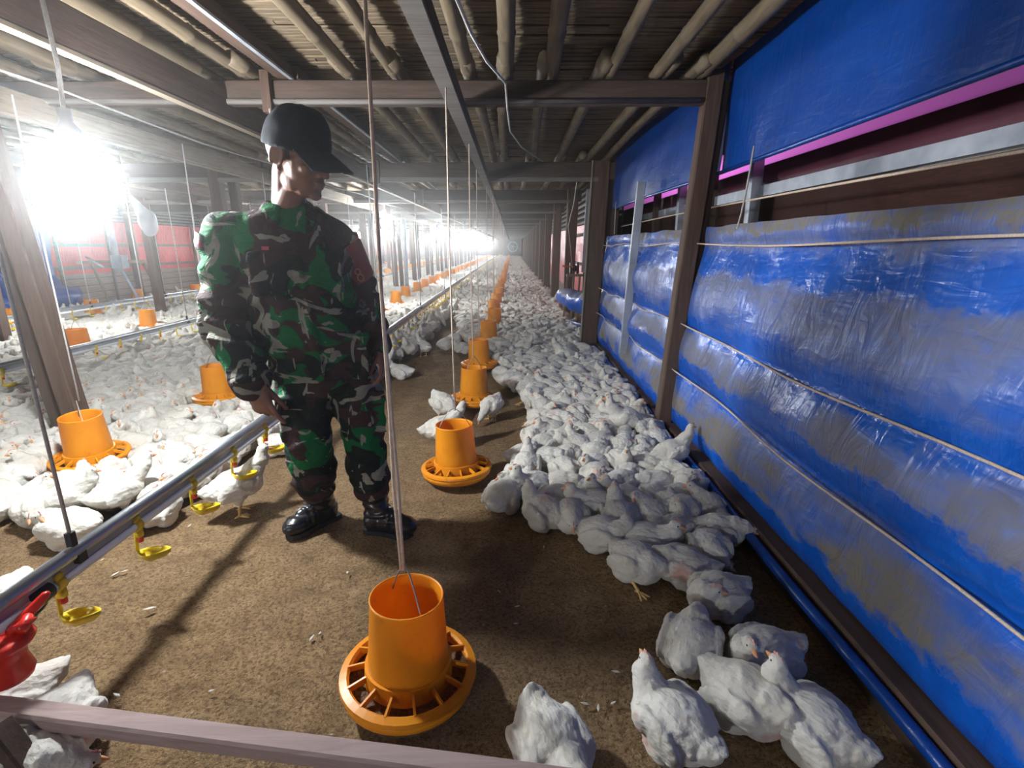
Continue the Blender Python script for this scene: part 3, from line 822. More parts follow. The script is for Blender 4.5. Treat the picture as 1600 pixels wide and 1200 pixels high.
line_obj('power_cable', [at(712, -6, 1.5) + V3((0, 0, 0)), at(735, 50, 1.9), at(760, 95, 2.3), at(790, 130, 2.9), at(793, 172, 3.3), at(797, 205, 4.0), at(815, 230, 4.8), at(848, 252, 5.8)], .006, 'white_wire', 'thin white cable looping under the bamboo ceiling', 'cable')
line_obj('power_cable', [(.79, 6.65, 2.335), (.78, 6.7, 2.0), (.76, 6.8, 1.75), (.72, 7.0, 1.5), (.78, 7.2, 1.25), (.9, 8.0, .95)], .006, 'white_wire', 'thin white cable hanging left of the wide double post', 'cable')
line_obj('power_cable', [(-2.3, y, 2.02 - .03 * math.sin(y * 1.1) ** 2) for y in [0.6 + .6 * i for i in range(100)]], .006, 'cord', 'long pale cable feeding the nearer row of lamps', 'cable')
line_obj('power_cable', [(-5.7, y, 2.0 - .03 * math.sin(y) ** 2) for y in [3 + .8 * i for i in range(70)]], .006, 'cord', 'long pale cable feeding the farther row of lamps', 'cable')
# plastic bag tied under the ceiling at the left
mb = MB(); b0 = at(232, 345, 6.2)
mb.ell(b0 + V3((0, 0, -.02)), (.10, .08, .15)); mb.cap(b0 + V3((-.06, 0, .10)), b0 + V3((-.16, 0, .27)), .07, .02)
o = remesh(mb, .02, 3); displace(o, lambda p, n: p + n * .03 * noise.noise(p * 9))
tag(put('plastic_bag', o, M['bag'], origin=b0), 'cloudy plastic bag hanging by a cord right of the brightest lamp', 'bag')
line_obj('bag_cord', [b0 + V3((-.16, 0, .25)), (b0.x - .2, 6.2, 2.33)], .006, 'cord', 'cord holding the cloudy plastic bag', 'cord')
# ------------------------------------------------------------------ lamps
def lamp(x, y, z, label, group=None):
    r = root('hanging_lamp', (x, y, z)); tag(r, label, 'lamp', group)
    mb = MB()
    mb.lathe([(.001, -.10), (.035, -.093), (.062, -.07), (.078, -.03), (.080, .01), (.068, .05), (.045, .08), (.034, .095)], 12, (x, y, z)); put('bulb', mb, M['bulb'], parent=r, smooth=True)
    mb = MB(); mb.lathe([(.001, .095), (.040, .095), (.040, .16), (.022, .185), (.022, .23), (.001, .235)], 12, (x, y, z)); put('socket', mb, M['black'], parent=r, smooth=True)
    mb = MB(); mb.tube([(x, y, z + .23), (x + .01, y, (z + 2.24) / 2), (x - .01, y, 2.335)], .008, 6); put('cord', mb, M['cord'], parent=r)
LY = [-3.9, 2.08] + [9.9 + 6.75 * i for i in range(9)]
for i, y in enumerate(LY):
    lab = 'glaring white lamp hanging in the nearer lamp row, %s from the viewer' % ORD[max(0, i - 1)] if i else 'added white fill lamp behind the viewer'
    if i == 0 and not FILL_LAMP: continue
    lamp(-1.622 if i == 1 else -2.3, y, 1.503 if i < 2 else 1.66, lab, 'lamps of the nearer row')
for i, y in enumerate([0.2 + 6.7 * i for i in range(10)]):  # the first one is out of frame, added to light the birds at left
    lamp(-5.7, y, 1.66, 'white lamp hanging in the farther lamp row, %s from the viewer' % ORD[i], 'lamps of the farther row')
# ------------------------------------------------------------------ feeders
def feeder_parts(detail):
    n = 40 if detail else 14
    hop = MB()
    hop.lathe([(.118, .055), (.112, .12), (.100, .30), (.102, .306), (.098, .308), (.0955, .30), (.107, .12), (.113, .055)], n, close=True)
    pan = MB()
    pan.lathe([(.001, .008), (.165, .008), (.186, .03), (.190, .055), (.185, .056), (.180, .034), (.160, .014), (.001, .014)], n)
    grill = MB()
    grill.lathe([(.166, .060), (.190, .052), (.194, .058), (.192, .068), (.172, .074), (.165, .068)], n, close=True)
    ns = 14 if detail else 7
    for k in range(ns):
        a = 2 * PI * k / ns + .1
        d = V3((math.cos(a), math.sin(a), 0))
        grill.beam(d * .105 + V3((0, 0, .085)), d * .172 + V3((0, 0, .066)), .006, .018)
    if detail: grill.lathe([(.112, .05), (.124, .05), (.122, .10), (.112, .10)], n, close=True)
    feed = MB(); feed.lathe([(.001, .026), (.10, .026), (.150, .022), (.176, .03), (.176, .012), (.001, .012)], n)
    bail = MB()
    pts = []
    for k in range(13):
        t = -1 + 2 * k / 12
        pts.append(V3((.097 * t, 0, .27 + .125 * (1 - abs(t) ** 1.6))))
    bail.tube(pts, .0022, 6)
    return hop, pan, grill, feed, bail
def make_feeder(detail):
    hop, pan, grill, feed, bail = feeder_parts(detail)
    if not detail:
        mb = MB()
        for k, p in enumerate((hop, pan, grill)): mb.add(p.v, p.f, 0 if k == 0 else 1)
        return put('chicken_feeder', mb, [M['orange'], M['orange_pan']], smooth=True)
    r = root('chicken_feeder')
    put('hopper', hop, M['orange'], parent=r, smooth=True)
    put('pan', pan, M['orange_pan'], parent=r, smooth=True)
    put('grill', grill, M['orange_pan'], parent=r, smooth=False)
    put('feed', feed, M['feed'], parent=r, smooth=True)
    tag(put('bail', bail, M['wire'], parent=r, smooth=True), 'thin wire bail')
    return r
FEED0 = make_feeder(True); FEED1 = make_feeder(False)
used = {}
FEEDERS = []
rf = random.Random(5)
ROPE_ME = {}
def add_feeder(x, y, row, i, lab, grp, rope_to=None, z=0.012, tilt=(0, 0), near=True):
    src = FEED0 if near else FEED1
    if src.name not in used: used[src.name] = 1; o = src
    else: o = copy_tree(src)
    o.location = (x, y, z); o.rotation_euler = (tilt[0], tilt[1], rf.uniform(0, 6) if row != 'A' or i else 2.2)
    tag(o, lab, 'feeder', grp)
    FEEDERS.append((x, y, row, i))
    if rope_to is not None:
        zb = z + (.385 if near else .30); zt = rope_to
        key = 'near' if near and y < 3.2 else 'far'
        mb = MB()
        if key == 'near' and row == 'A' and i == 0:
            for s in (-1, 1):
                mb.tube([V3((x + s * .003, y, zb + .002)), V3((x + s * .006 - .004, y, zb + .25)), V3((x - .006 + s * .002, y, zb + .45)), V3((x - .010, y, zb + .75)), V3((x - .004, y, zt))], .0046, 6)
        else: mb.tube([V3((x, y, zb)), V3((x - .006, y, (zb + zt) / 2)), V3((x, y, zt))], .0045, 5)
        ro = put('feeder_rope', mb, M['rope'] if row == 'A' else M['cord'], origin=(x, y, zb), smooth=True)
        tag(ro, 'rope of ' + lab.replace('orange poultry ', 'orange ').replace('from the viewer', 'from viewer'), 'rope', 'ropes of the feeders')
ROWN = {'A': 'row nearest the blue tarp', 'B': 'second row from the blue tarp', 'C': 'third row from the blue tarp', 'D': 'row nearest the red left wall'}
def feeder_label(row, i, n_named):
    if i < n_named: return 'orange poultry feeder, %s from the viewer in the %s' % (ORD[i], ROWN[row])
    return 'small distant orange poultry feeder far down the %s' % ROWN[row]
ys = [1.245, 2.68, 4.05, 5.35]; 
while ys[-1] < 62: ys.append(ys[-1] + 1.38 + rf.uniform(-.05, .05))
for i, y in enumerate(ys):
    x = -.298 if i == 0 else -.30 + rf.uniform(-.02, .02)
    if i == 3: x = -.34
    add_feeder(x, y, 'A', i, feeder_label('A', i, 14), 'feeders in the row nearest the blue tarp', 1.98 if i < 16 else None, tilt=(0.02 if i == 0 else rf.uniform(-.03, .03), rf.uniform(-.03, .03)), near=i < 9)
ys = [2.80, 4.05, 5.6]
while ys[-1] < 62: ys.append(ys[-1] + 1.42 + rf.uniform(-.06, .06))
for i, y in enumerate(ys):
    x = (-2.42, -2.36)[i] if i < 2 else -2.5 + rf.uniform(-.04, .04)
    add_feeder(x, y, 'B', i, feeder_label('B', i, 14), 'feeders in the second row', 1.96 if i < 14 else None, tilt=(rf.uniform(-.04, .04), .07 if i == 0 else rf.uniform(-.05, .05)), near=i < 8, z=0.03)
ys = [4.6, 5.95, 7.8]
while ys[-1] < 60: ys.append(ys[-1] + 1.5 + rf.uniform(-.08, .08))
for i, y in enumerate(ys):
    x = (-4.9, -5.0, -5.45)[i] if i < 3 else -5.4 + rf.uniform(-.06, .06)
    add_feeder(x, y, 'C', i, feeder_label('C', i, 12), 'feeders in the third row', 1.96 if i < 10 else None, tilt=(rf.uniform(-.05, .05), rf.uniform(-.05, .05)), near=i < 4, z=0.03)
ys = [7.9, 9.3, 11.7]
while ys[-1] < 58: ys.append(ys[-1] + 1.5 + rf.uniform(-.08, .08))
for i, y in enumerate(ys):
    x = (-7.6, -7.45, -8.3)[i] if i < 3 else -7.8 + rf.uniform(-.1, .1)
    add_feeder(x, y, 'D', i, feeder_label('D', i, 10), 'feeders in the row by the red wall', None, near=i < 3, z=0.03)

# ------------------------------------------------------------------ drinker lines
def cup_meshes():
    c = MB()                                   # saddle clip, stem and cup, hanging below the origin on the pipe axis
    c.lathe([(.0155, -.014), (.0200, -.014), (.0200, .014), (.0155, .014)], 14, R=Matrix.Rotation(PI / 2, 3, 'X'), close=True)
    c.box((0, 0, .024), (.022, .026, .018)); c.box((.004, 0, -.028), (.022, .018, .026))
    c.beam((-.006, 0, -.020), (-.012, 0, -.100), .012, .006, 0, V3((1, 0, 0)))
    c.beam((-.012, 0, -.098), (.006, 0, -.112), .014, .006)
    vs, fs = [], []; n = 20; prof = [(0.05, -.014), (.6, -.012), (.92, .002), (1.0, .010), (1.07, .010), (1.0, -.004), (.66, -.018), (.05, -.019)]
    for (s, z) in prof:
        for j in range(n):
            a = 2 * PI * j / n; ca = math.cos(a)
            L = .046 * (1.0 + .35 * max(0, ca) ** 3); W = .030 * (1 - .25 * max(0, ca) ** 2)
            vs.append((.040 + s * L * ca, s * W * math.sin(a), -.108 + z + .012 * max(0, ca) * s))
    k = len(prof)
    for i in range(k):
        i2 = (i + 1) % k
        for j in range(n): fs.append((i * n + j, i * n + (j + 1) % n, i2 * n + (j + 1) % n, i2 * n + j))
    c.add(vs, fs)
    nip = MB(); nip.lathe([(.001, -.062), (.009, -.060), (.010, -.046), (.006, -.040), (.001, -.039)], 10, (.006, 0, 0))
    low = MB(); low.box((0, 0, 0), (.03, .028, .04)); low.beam((-.01, 0, -.02), (-.01, 0, -.10), .012, .008, 0, V3((1, 0, 0)))
    low.lathe([(.001, -.02), (.028, -.008), (.032, .008), (.024, .004), (.001, -.012)], 8, (.03, 0, -.105))
    return c, nip, low
cm, nm, lm = cup_meshes()
CUP = cm.mesh('drinker_cup', True); fix_normals(CUP); CUP.materials.append(M['yellow'])
NIP = nm.mesh('nipple', True); fix_normals(NIP); NIP.materials.append(M['red'])
LOW = lm.mesh('drinker_cup_far', False); fix_normals(LOW); LOW.materials.append(M['yellow'])
def drinker_line(pts, z, y_first, n_detail, label, hangers, step=.355):
    """pts: plan polyline (x, y) of the pipe"""
    r = root('drinker_line', (pts[0][0], pts[0][1], 0)); tag(r, label, 'drinker line', 'drinker lines along the shed')
    P = [V3((x, y, z)) for x, y in pts]
    mb = MB(); mb.tube([p + V3((0, 0, .058)) for p in P], .0205, 12); put('support_rail', mb, M['steel'], parent=r, smooth=True)
    mb = MB()
    for a, b in zip(P[:-1], P[1:]): mb.beam(a + V3((0, 0, .028)), b + V3((0, 0, .028)), .008, .05)
    put('web_plate', mb, M['zinc'], parent=r)
    mb = MB(); mb.tube(P, .0150, 12); put('water_pipe', mb, M['pvc'], parent=r, smooth=True)
    def xat(y):
        for a, b in zip(P[:-1], P[1:]):
            if a.y <= y <= b.y: return a.x + (b.x - a.x) * (y - a.y) / (b.y - a.y)
        return P[-1].x
    y = y_first; k = 0; rest = MB()
    while y < P[-1].y - .2:
        x = xat(y)
        if k < 100:
            o = bpy.data.objects.new('drinker_cup', CUP if k < n_detail else LOW); COL.objects.link(o); o.parent = r
            o.location = V3((x, y, z)) - r.location
            if k < n_detail:
                q = bpy.data.objects.new('nipple', NIP); COL.objects.link(q); q.parent = o
                tag(q, 'red nipple')
        else:
            rest.add([(v[0] + x, v[1] + y, v[2] + z) for v in lm.v], lm.f)
        y += step; k += 1
    if rest.v: tag(put('drinker_cups', rest, M['yellow'], parent=r), None, None, None, 'stuff')
    return r
DL1 = drinker_line([(-1.285, 1.068), (-1.294, 2.9), (-1.36, 7.3), (-1.42, 18), (-1.44, 66)], .325, 1.285, 38, 'nearest drinker line of steel rail and white pipe with yellow cups, left of the person', None, .321)
DL2 = drinker_line([(-4.22, 2.2), (-4.3, 5), (-4.45, 10), (-4.45, 66)], .23, 3.9, 8, 'second drinker line with yellow cups, behind the post at the left edge', None)
DL3 = drinker_line([(-6.85, 4.5), (-6.9, 9), (-7.0, 20), (-7.0, 60)], .26, 5, 0, 'third drinker line, nearest the red left wall', None)
# hanging cords of the drinker lines, each with its black adjuster
def hanger(x, y, ztop, zline, i, lab):
    mb = MB(); mb.tube([(x - .02, y, ztop), (x - .005, y, 1.2), (x, y, zline + .11)], .0052, 6)
    r = put('suspension_cord', mb, M['cord'], origin=(x, y, zline + .1), smooth=True)
    tag(r, lab, 'cord', 'cords holding the drinker lines')
    mb = MB(); mb.beam((x, y, zline + .12), (x, y, zline + .045), .018, .02, 0, V3((0, 1, 0))); mb.box((x, y, zline + .04), (.05, .03, .03)); put('clip', mb, M['black'], parent=r)
    return r
for i, y in enumerate((1.36, 3.15, 5.2, 7.8, 10.9, 13.6, 16.4, 19.2, 22)):
    hanger(-1.285 - .0105 * (y - 1), y, 1.98, .325, i, 'cord holding the nearest drinker line, %s from the viewer' % ORD[i])
for i, y in enumerate((3.3, 5.0, 7.0, 9.2, 12, 15, 18)):
    hanger(-4.36, y, 1.96, .23, i, 'cord holding the second drinker line, %s from the viewer' % ORD[i])
for i, y in enumerate((6.2, 8.6, 10.5, 12.5, 15)):
    hanger(-6.9, y, 2.2, .26, i, 'cord holding the third drinker line, %s from the viewer' % ORD[i])
# black tubes tied beside the rope right of the person
mb = MB(); p0 = at(592, 392, 4.6); p1 = at(594, 440, 4.6); mb.tube([p0, p1], .018, 8)
o = put('black_tube', mb, M['black'], origin=p0, smooth=True); tag(o, 'short black tube hanging on a cord right of the person\'s armband', 'tube')
line_obj('tube_cord', [(p0.x, 4.6, 2.33), p0], .006, 'cord', 'cord from the ceiling to the short black tube right of the person', 'cord')
# red pressure regulator at the near end of the line
g = V3((-1.285, 1.10, .140)); r = root('pressure_regulator', g); tag(r, 'red plastic pressure regulator at the near end of the nearest drinker line', 'regulator')
mb = MB(); mb.lathe([(.001, .045), (.050, .045), (.056, .06), (.046, .10), (.050, .125), (.066, .14), (.072, .15), (.066, .162), (.040, .165), (.034, .150), (.001, .145)], 28, g); put('body', mb, M['red'], parent=r, smooth=True)
mb = MB()
pts = [g + V3((.062 * math.cos(a), .062 * math.sin(a), .175 + .018 * math.sin(a * 2 + .5))) for a in [2 * PI * k / 20 for k in range(17)]]
mb.tube(pts, .013, 10); put('ring', mb, M['red'], parent=r, smooth=True)
mb = MB(); mb.cap(g + V3((.02, .02, .17)), g + V3((.06, .085, .225)), .016, .012, 10); mb.cap(g + V3((-.02, .0, .17)), g + V3((-.03, .03, .265)), .015, .010, 10); mb.cap(g + V3((.03, .01, .18)), g + V3((.085, .02, .205)), .010, .007, 8)
put('lever', remesh(mb, .006, 3), M['red'], parent=r)
mb = MB(); mb.lathe([(.001, -.03), (.024, -.03), (.024, .03), (.001, .03)], 16, g + V3((.0, .125, .19)), R=Matrix.Rotation(PI / 2, 3, 'X')); put('coupling', mb, M['black'], parent=r, smooth=True)
# ------------------------------------------------------------------ low wooden rail in front of the viewer
mb = MB(); pts = [(-1.9, 1.10, .150), (-1.24, 1.03, .155), (-.57, .945, .150), (-.07, .885, .143), (.35, .83, .135)]
for a, b in zip(pts[:-1], pts[1:]): mb.beam(a, b, .052, .042, bev=.006)
r = put('barrier_rail', mb, M['rail_wood'], origin=pts[0]); tag(r, 'weathered low wooden rail crossing the floor in front of the viewer', 'rail')
mb = MB(); mb.beam((-1.19, .955, .18), (-1.03, .90, -.01), .07, .05, 0, V3((0, 1, 0)), bev=.005); put('stake', mb, M['dark_wood_z'], parent=r)
mb = MB(); mb.beam((.30, .836, .13), (.30, .836, -.01), .05, .05, 0, V3((0, 1, 0)), bev=.005); put('stake', mb, M['dark_wood_z'], parent=r)
# loose feathers on the litter
rq = random.Random(21)
fm = MB(); fm.loft([((-.012, 0, .001), (0, 1, 0), (0, 0, 1), .001, .0006, 1), ((-.004, 0, .003), (0, 1, 0), (0, 0, 1), .005, .0012, 1), ((.006, 0, .004), (0, 1, 0), (0, 0, 1), .004, .001, 1), ((.014, 0, .006), (0, 1, 0), (0, 0, 1), .0008, .0006, 1)], 8)
FEA = fm.mesh('loose_feather', True); fix_normals(FEA); FEA.materials.append(M['feather'])
for (px, py, s) in [(180, 898, 1.6), (195, 893, 1.4), (235, 952, 2.0), (183, 1087, 1.3), (487, 998, 1.3), (500, 990, 1.1), (543, 895, 1.2), (963, 1051, 1.5), (915, 1101, 1.4), (935, 1107, 1.1), (808, 948, 1.0), (780, 925, 1.0), (806, 975, 1.1), (958, 1099, 1.0), (160, 875, 1.2), (296, 822, 1.2), (850, 855, 1.0), (330, 1080, 1.0)]:
    o = bpy.data.objects.new('loose_feather', FEA); COL.objects.link(o); p = ground(px, py, .004); o.location = p; s *= .72; o.scale = (s, s, s); o.rotation_euler = (0, 0, rq.uniform(0, 6))
    tag(o, 'small loose white feather lying on the brown litter', 'feather', 'loose feathers on the litter')
# ------------------------------------------------------------------ the person
def person():
    PR = root('person', (-.80, 2.17, 0))
    tag(PR, 'person in green camouflage uniform, black cap and black boots, looking down at the chickens', 'person')
    fwd = V3((.36, -.93, 0)).normalized(); left = V3((-fwd.y, fwd.x, 0)); up = V3((0, 0, 1))    # left = the person's left, to the viewer's right
    # joints
    shR, elR, wrR = at(352, 368, 1.95), at(350, 505, 1.93), at(396, 600, 1.84)
    shL, elL, wrL = at(522, 372, 2.04), at(571, 470, 2.16), at(595, 545, 2.12)
    neck0 = at(449, 325, 1.97); hc = at(467, 246, 1.91)
    chest, waist, pelv = at(464, 415, 2.00), at(482, 505, 2.06), at(504, 580, 2.09)
    hipR, knR, anR = at(478, 582, 2.08), at(481, 690, 2.02), at(500, 783, 2.19)
    hipL, knL, anL = at(545, 572, 2.13), at(568, 685, 2.12), at(588, 785, 2.14)
    heelR, toeR = ground(528, 806), ground(447, 843)
    heelL, toeL = ground(573, 829), ground(646, 837)
    # head frame
    hy = math.atan2(-.34, .94)
    HR = Matrix.Rotation(hy, 3, 'Z') @ Matrix.Rotation(math.radians(15), 3, 'Y') @ Matrix.Rotation(math.radians(4), 3, 'X')
    HS = 1.06
    def H(x, y, z): return hc + HR @ (V3((x, y, z)) * HS)
    # ---- body: one continuous skin surface
    mb = MB()
    HM = HR * HS
    mb.ell(H(-.012, 0, .035), (.098, .077, .090), HM, 20, 14)
    mb.ell(H(.030, 0, -.028), (.064, .064, .085), HM, 20, 14)
    mb.ell(H(.040, 0, -.082), (.046, .050, .034), HM)
    mb.ell(H(.074, 0, -.101), (.018, .024, .016), HM)
    mb.ell(H(.014, .040, -.068), (.040, .020, .034), HM); mb.ell(H(.014, -.040, -.068), (.040, .020, .034), HM)
    mb.cap(H(.088, 0, .010), H(.110, 0, -.032), .0085, .0125, 10)
    for s in (-1, 1):
        mb.ell(H(.097, s * .013, -.036), (.013, .009, .009), HM)
        mb.ell(H(.078, s * .030, .019), (.014, .026, .009), HM)
        mb.ell(H(.062, s * .042, -.024), (.026, .020, .020), HM)
        mb.ell(H(.080, s * .030, -.001), (.010, .017, .0095), HM)          # closed-down eyelids
        # ear: shell, rim and lobe
        E = HM @ Matrix.Rotation(s * math.radians(-18), 3, 'Z')
        mb.ell(H(-.012, s * .079, -.006), (.019, .008, .031), E)
        rim = [H(-.012 + .021 * math.cos(a), s * (.083 + .006 * math.cos(a + 2.4)), -.004 + .034 * math.sin(a)) for a in [math.radians(d) for d in range(-70, 221, 24)]]
        for a, b in zip(rim[:-1], rim[1:]): mb.cap(a, b, .0052, .0052, 8)
        mb.ell(H(-.002, s * .079, -.036), (.009, .006, .011), HM)
    mb.ell(H(.091, 0, -.061), (.011, .023, .0065), HM); mb.ell(H(.088, 0, -.074), (.011, .020, .0075), HM)
    mb.cap(H(-.035, 0, -.05), neck0 + V3((0, .02, -.02)), .056, .064, 18)
    mb.cap(H(.0, 0, -.07), neck0 + fwd * .02, .045, .05, 16)
    # trunk and limbs under the clothes
    mb.loft([(pelv - up * .06, left, fwd, .10, .08, 1), (pelv, left, fwd, .155, .105, 1), (waist, left, fwd, .135, .095, 1), (chest, left, fwd, .165, .11, 1), (neck0 - up * .09, left, fwd, .15, .085, 1), (neck0 - up * .02, left, fwd, .07, .06, 1)], 24)
    mb.chain([shR, elR, wrR], [.055, .041, .028]); mb.chain([shL, elL, wrL], [.055, .041, .028])
    mb.chain([hipR, knR, anR], [.085, .055, .038]); mb.chain([hipL, knL, anL], [.085, .055, .038])
    mb.chain([anR, heelR.lerp(toeR, .75) + up * .04], [.038, .03]); mb.chain([anL, heelL.lerp(toeL, .75) + up * .04], [.038, .03])
    mb.cap(neck0 - up * .07, shR, .06, .055); mb.cap(neck0 - up * .07, shL, .06, .055)
    # hands
    def hand(w, d, n, thumb_side, curls, sc=1.0):
        d = d.normalized(); n = (n - d * n.dot(d)).normalized(); s = d.cross(n).normalized() * thumb_side
        RM = Matrix((d, s, n)).transposed()
        mb.cap(w - d * .02, w + d * .02, .027, .026, 14)
        mb.ell(w + d * .050 * sc, (.054 * sc, .041 * sc, .0165 * sc), RM, 18, 12)
        mb.ell(w + d * .075 * sc, (.024 * sc, .041 * sc, .0145 * sc), RM, 16, 10)
        mb.ell(w + d * .035 * sc + s * .024 * sc + n * .010, (.034 * sc, .019 * sc, .016 * sc), RM)
        for k, (off, ln, rr) in enumerate(((.031, .074, .0094), (.0105, .083, .0097), (-.0105, .077, .0092), (-.030, .061, .0083))):
            p = w + d * (.090 - .006 * (k == 3) - .002 * (k == 0)) * sc + s * off * sc
            spread = s * (off * .9)
            ang = 0; frac = (.44, .31, .25)
            for j in range(3):
                ang += curls[k][j]
                dd = (d * math.cos(ang) + n * math.sin(ang) + spread * .8).normalized()
                q = p + dd * ln * frac[j] * sc
                mb.cap(p, q, rr * (1 - .07 * j) * sc, rr * (.94 - .08 * j) * sc, 10); p = q
        p = w + d * .026 * sc + s * .030 * sc + n * .008
        for j, (ln, rr, a) in enumerate(((.040, .0125, 0.0), (.034, .0108, -.25), (.026, .0095, -.45))):
            dd = (d * .95 + s * (.20 + a * .5) + n * (.42 + .10 * j)).normalized()
            q = p + dd * ln * sc; mb.cap(p, q, rr * sc, rr * .92 * sc, 10); p = q
    R = math.radians
    # right hand hangs in front of the thigh, index finger straighter than the others
    hand(wrR, at(418, 652, 1.84) - wrR, V3((.12, .95, .1)), 1, [(R(12), R(14), R(10)), (R(38), R(58), R(40)), (R(46), R(64), R(44)), (R(50), R(66), R(44))], 1.12)
    hand(wrL, at(600, 572, 2.08) - wrL + V3((0, 0, -.03)), V3((-.9, .1, .1)), -1, [(R(14), R(22), R(16)), (R(20), R(28), R(20)), (R(26), R(30), R(22)), (R(30), R(34), R(22))], .95)
    body = remesh(mb, .0042, 5, .5)
    put('body', body, M['skin'], parent=PR)
    # ---- eyes, brows, hair
    for s in (-1, 1):
        e = MB(); e.ell(H(.0845, s * .030, -.004), (.007, .010, .0045), HM); put('eye', e, M['eye'], parent=PR, smooth=True)
        e = MB(); e.tube([H(.086, s * .012, .022), H(.090, s * .030, .027), H(.076, s * .050, .022)], [.003, .0045, .002], 6); put('eyebrow', e, M['hair'], parent=PR, smooth=True)
    hm = MB(); hm.ell(H(-.014, 0, .033), (.1005, .0795, .0925), HM, 32, 22)
    inv = HR.transposed()
    keep = []
    for i, f in enumerate(hm.f):
        c = sum((V3(hm.v[k]) for k in f), V3()) / len(f); l = inv @ (c - hc)
        l = l / HS; keep.append((l.z > .018 or (l.x < -.030 and l.z > -.048) or (l.x < .02 and l.z > .0)) and l.x < .072)
    hm.f = [f for f, k in zip(hm.f, keep) if k]; hm.m = [0] * len(hm.f)
    put('hair', hm, M['hair'], parent=PR, smooth=True)
    # ---- cap
    cm = MB()
    rings = []
    for k in range(13):
        t = PI / 2 * k / 12
        e = math.cos(t) ** .72
        rings.append((H(-.012 + .012 * math.sin(t), 0, .034 + .118 * math.sin(t)), HR @ V3((1, 0, 0)), HR @ V3((0, 1, 0)), max(.004, .112 * e) * HS, max(.004, .092 * e) * HS, 1.0))
    lowr = (H(-.014, 0, .020), HR @ V3((1, 0, 0)), HR @ V3((0, 1, 0)), .112 * HS, .092 * HS, 1.0)
    cm.loft([lowr] + rings, 36); cm.ell(H(0, 0, .153), (.008, .008, .005), HR)
    put('cap', displace(cmm := remesh(cm, .006, 3), lambda p, n: p + n * .003 * noise.noise(p * 22)), M['cap'], parent=PR)
    capo = PR.children[-1] if PR.children else None
    bm_ = MB(); vs, fs = [], []; nu, nv = 18, 8
    for top in (0, 1):
        for i in range(nu + 1):
            a = -1 + 2 * i / nu
            for j in range(nv + 1):
                r_ = j / nv
                xin = .096 * math.sqrt(max(0, 1 - (a * .80) ** 2)) - .012; yin = a * .080
                xout = .192 - .045 * abs(a) ** 2.6 - .03 * abs(a) ** 6; yo = a * .074
                x = xin + (xout - xin) * r_; y = yin + (yo - yin) * r_
                z = .040 - .016 * (abs(a) ** 2) - .045 * r_ ** 1.15 + (.0035 if top else 0)
                vs.append(H(x, y, z))
    N = (nu + 1) * (nv + 1)
    for i in range(nu):
        for j in range(nv):
            a = i * (nv + 1) + j; b = a + nv + 1
            fs.append((a, b, b + 1, a + 1)); fs.append((N + a, N + a + 1, N + b + 1, N + b))
    for i in range(nu):
        for j in (0, nv):
            a = i * (nv + 1) + j; fs.append((a, a + nv + 1, N + a + nv + 1, N + a))
    for j in range(nv):
        for i in (0, nu):
            a = i * (nv + 1) + j; fs.append((a, a + 1, N + a + 1, N + a))
    bm_.add(vs, fs); put('cap_brim', bm_, M['cap'], parent=PR, smooth=True)
    # ---- jacket
    jm = MB()
    hemc = at(505, 580, 2.08)
    def tr(c, w, d, pw=.9): return (c, left, fwd, w, d, pw)
    jm.loft([tr(hemc - up * .012, .198, .150), tr(hemc + up * .05, .200, .150), tr(at(488, 515, 2.05), .198, .148), tr(at(475, 450, 2.02), .200, .150), tr(at(466, 405, 2.00), .202, .148),
             tr(at(458, 368, 1.99), .200, .130), tr(at(453, 342, 1.985), .150, .100), tr(neck0 + up * .005, .085, .075)], 36)
    jm.cap(neck0 - up * .055, shR + V3((-.005, 0, .005)), .070, .078, 18); jm.cap(neck0 - up * .055, shL + V3((0, 0, .005)), .070, .070, 18)
    jm.chain([shR, shR.lerp(elR, .5), elR, elR.lerp(wrR, .5), wrR - (wrR - elR).normalized() * .012], [.084, .086, .084, .080, .066], 20)
    jm.chain([shL, shL.lerp(elL, .5), elL, elL.lerp(wrL, .5), wrL - (wrL - elL).normalized() * .015], [.073, .070, .064, .056, .046], 20)
    front = lambda s, z, d: neck0 + left * s - up * z + fwd * d
    def flat(c, w, h, t, ax=left, az=None, nrm=fwd):
        RM = Matrix((ax, nrm, az or nrm.cross(ax) * -1)).transposed(); jm.box(c, (w, t, h), RM)
    cR = at(430, 425, 1.86); cL = at(505, 425, 1.90)
    for s, zz in ((-.095, .23), (.095, .23)):
        c = at(466, 420, 2.0) + left * s + fwd * .138; flat(c - up * .03, .115, .115, .022); flat(c + up * .045, .122, .045, .030)
    for s in (-.105, .105):
        c = hemc + left * s + fwd * .135 + up * .09; flat(c - up * .04, .13, .13, .024); flat(c + up * .05, .138, .045, .032)
    jm.tube([neck0 + fwd * .082 - up * .04, at(466, 405, 2) + fwd * .150, at(475, 450, 2.02) + fwd * .152, at(488, 515, 2.05) + fwd * .150, hemc + fwd * .152], .013, 8)
    jk = remesh(jm, .0075, 7, .5)
    def seg_t(p, a, b):
        ab = b - a; t = max(0, min(1, (p - a).dot(ab) / ab.length_squared)); return t, (p - (a + ab * t)).length
    def folds(p, n):
        tR, dR = seg_t(p, shR, wrR); tL, dL = seg_t(p, shL, wrL)
        f = .014 * noise.noise(p * 7) + .010 * noise.noise(V3((p.x * 9, p.y * 9, p.z * 22)) + V3((3, 1, 2)))
        if min(dR, dL) < .12:
            t = tR if dR < dL else tL
            f += .011 * math.sin(t * 34 + 5 * noise.noise(p * 6)) * (.35 + .65 * min(1, 3 * abs(t - .08)))
        else:
            zz = p.z
            f += .011 * noise.noise(V3((p.x * 16, p.y * 20, zz * 4 + p.x * 6))) * (1 if zz < 1.15 else .5)
        return p + n * f
    put('jacket', displace(jk, folds), M['camo'], parent=PR)
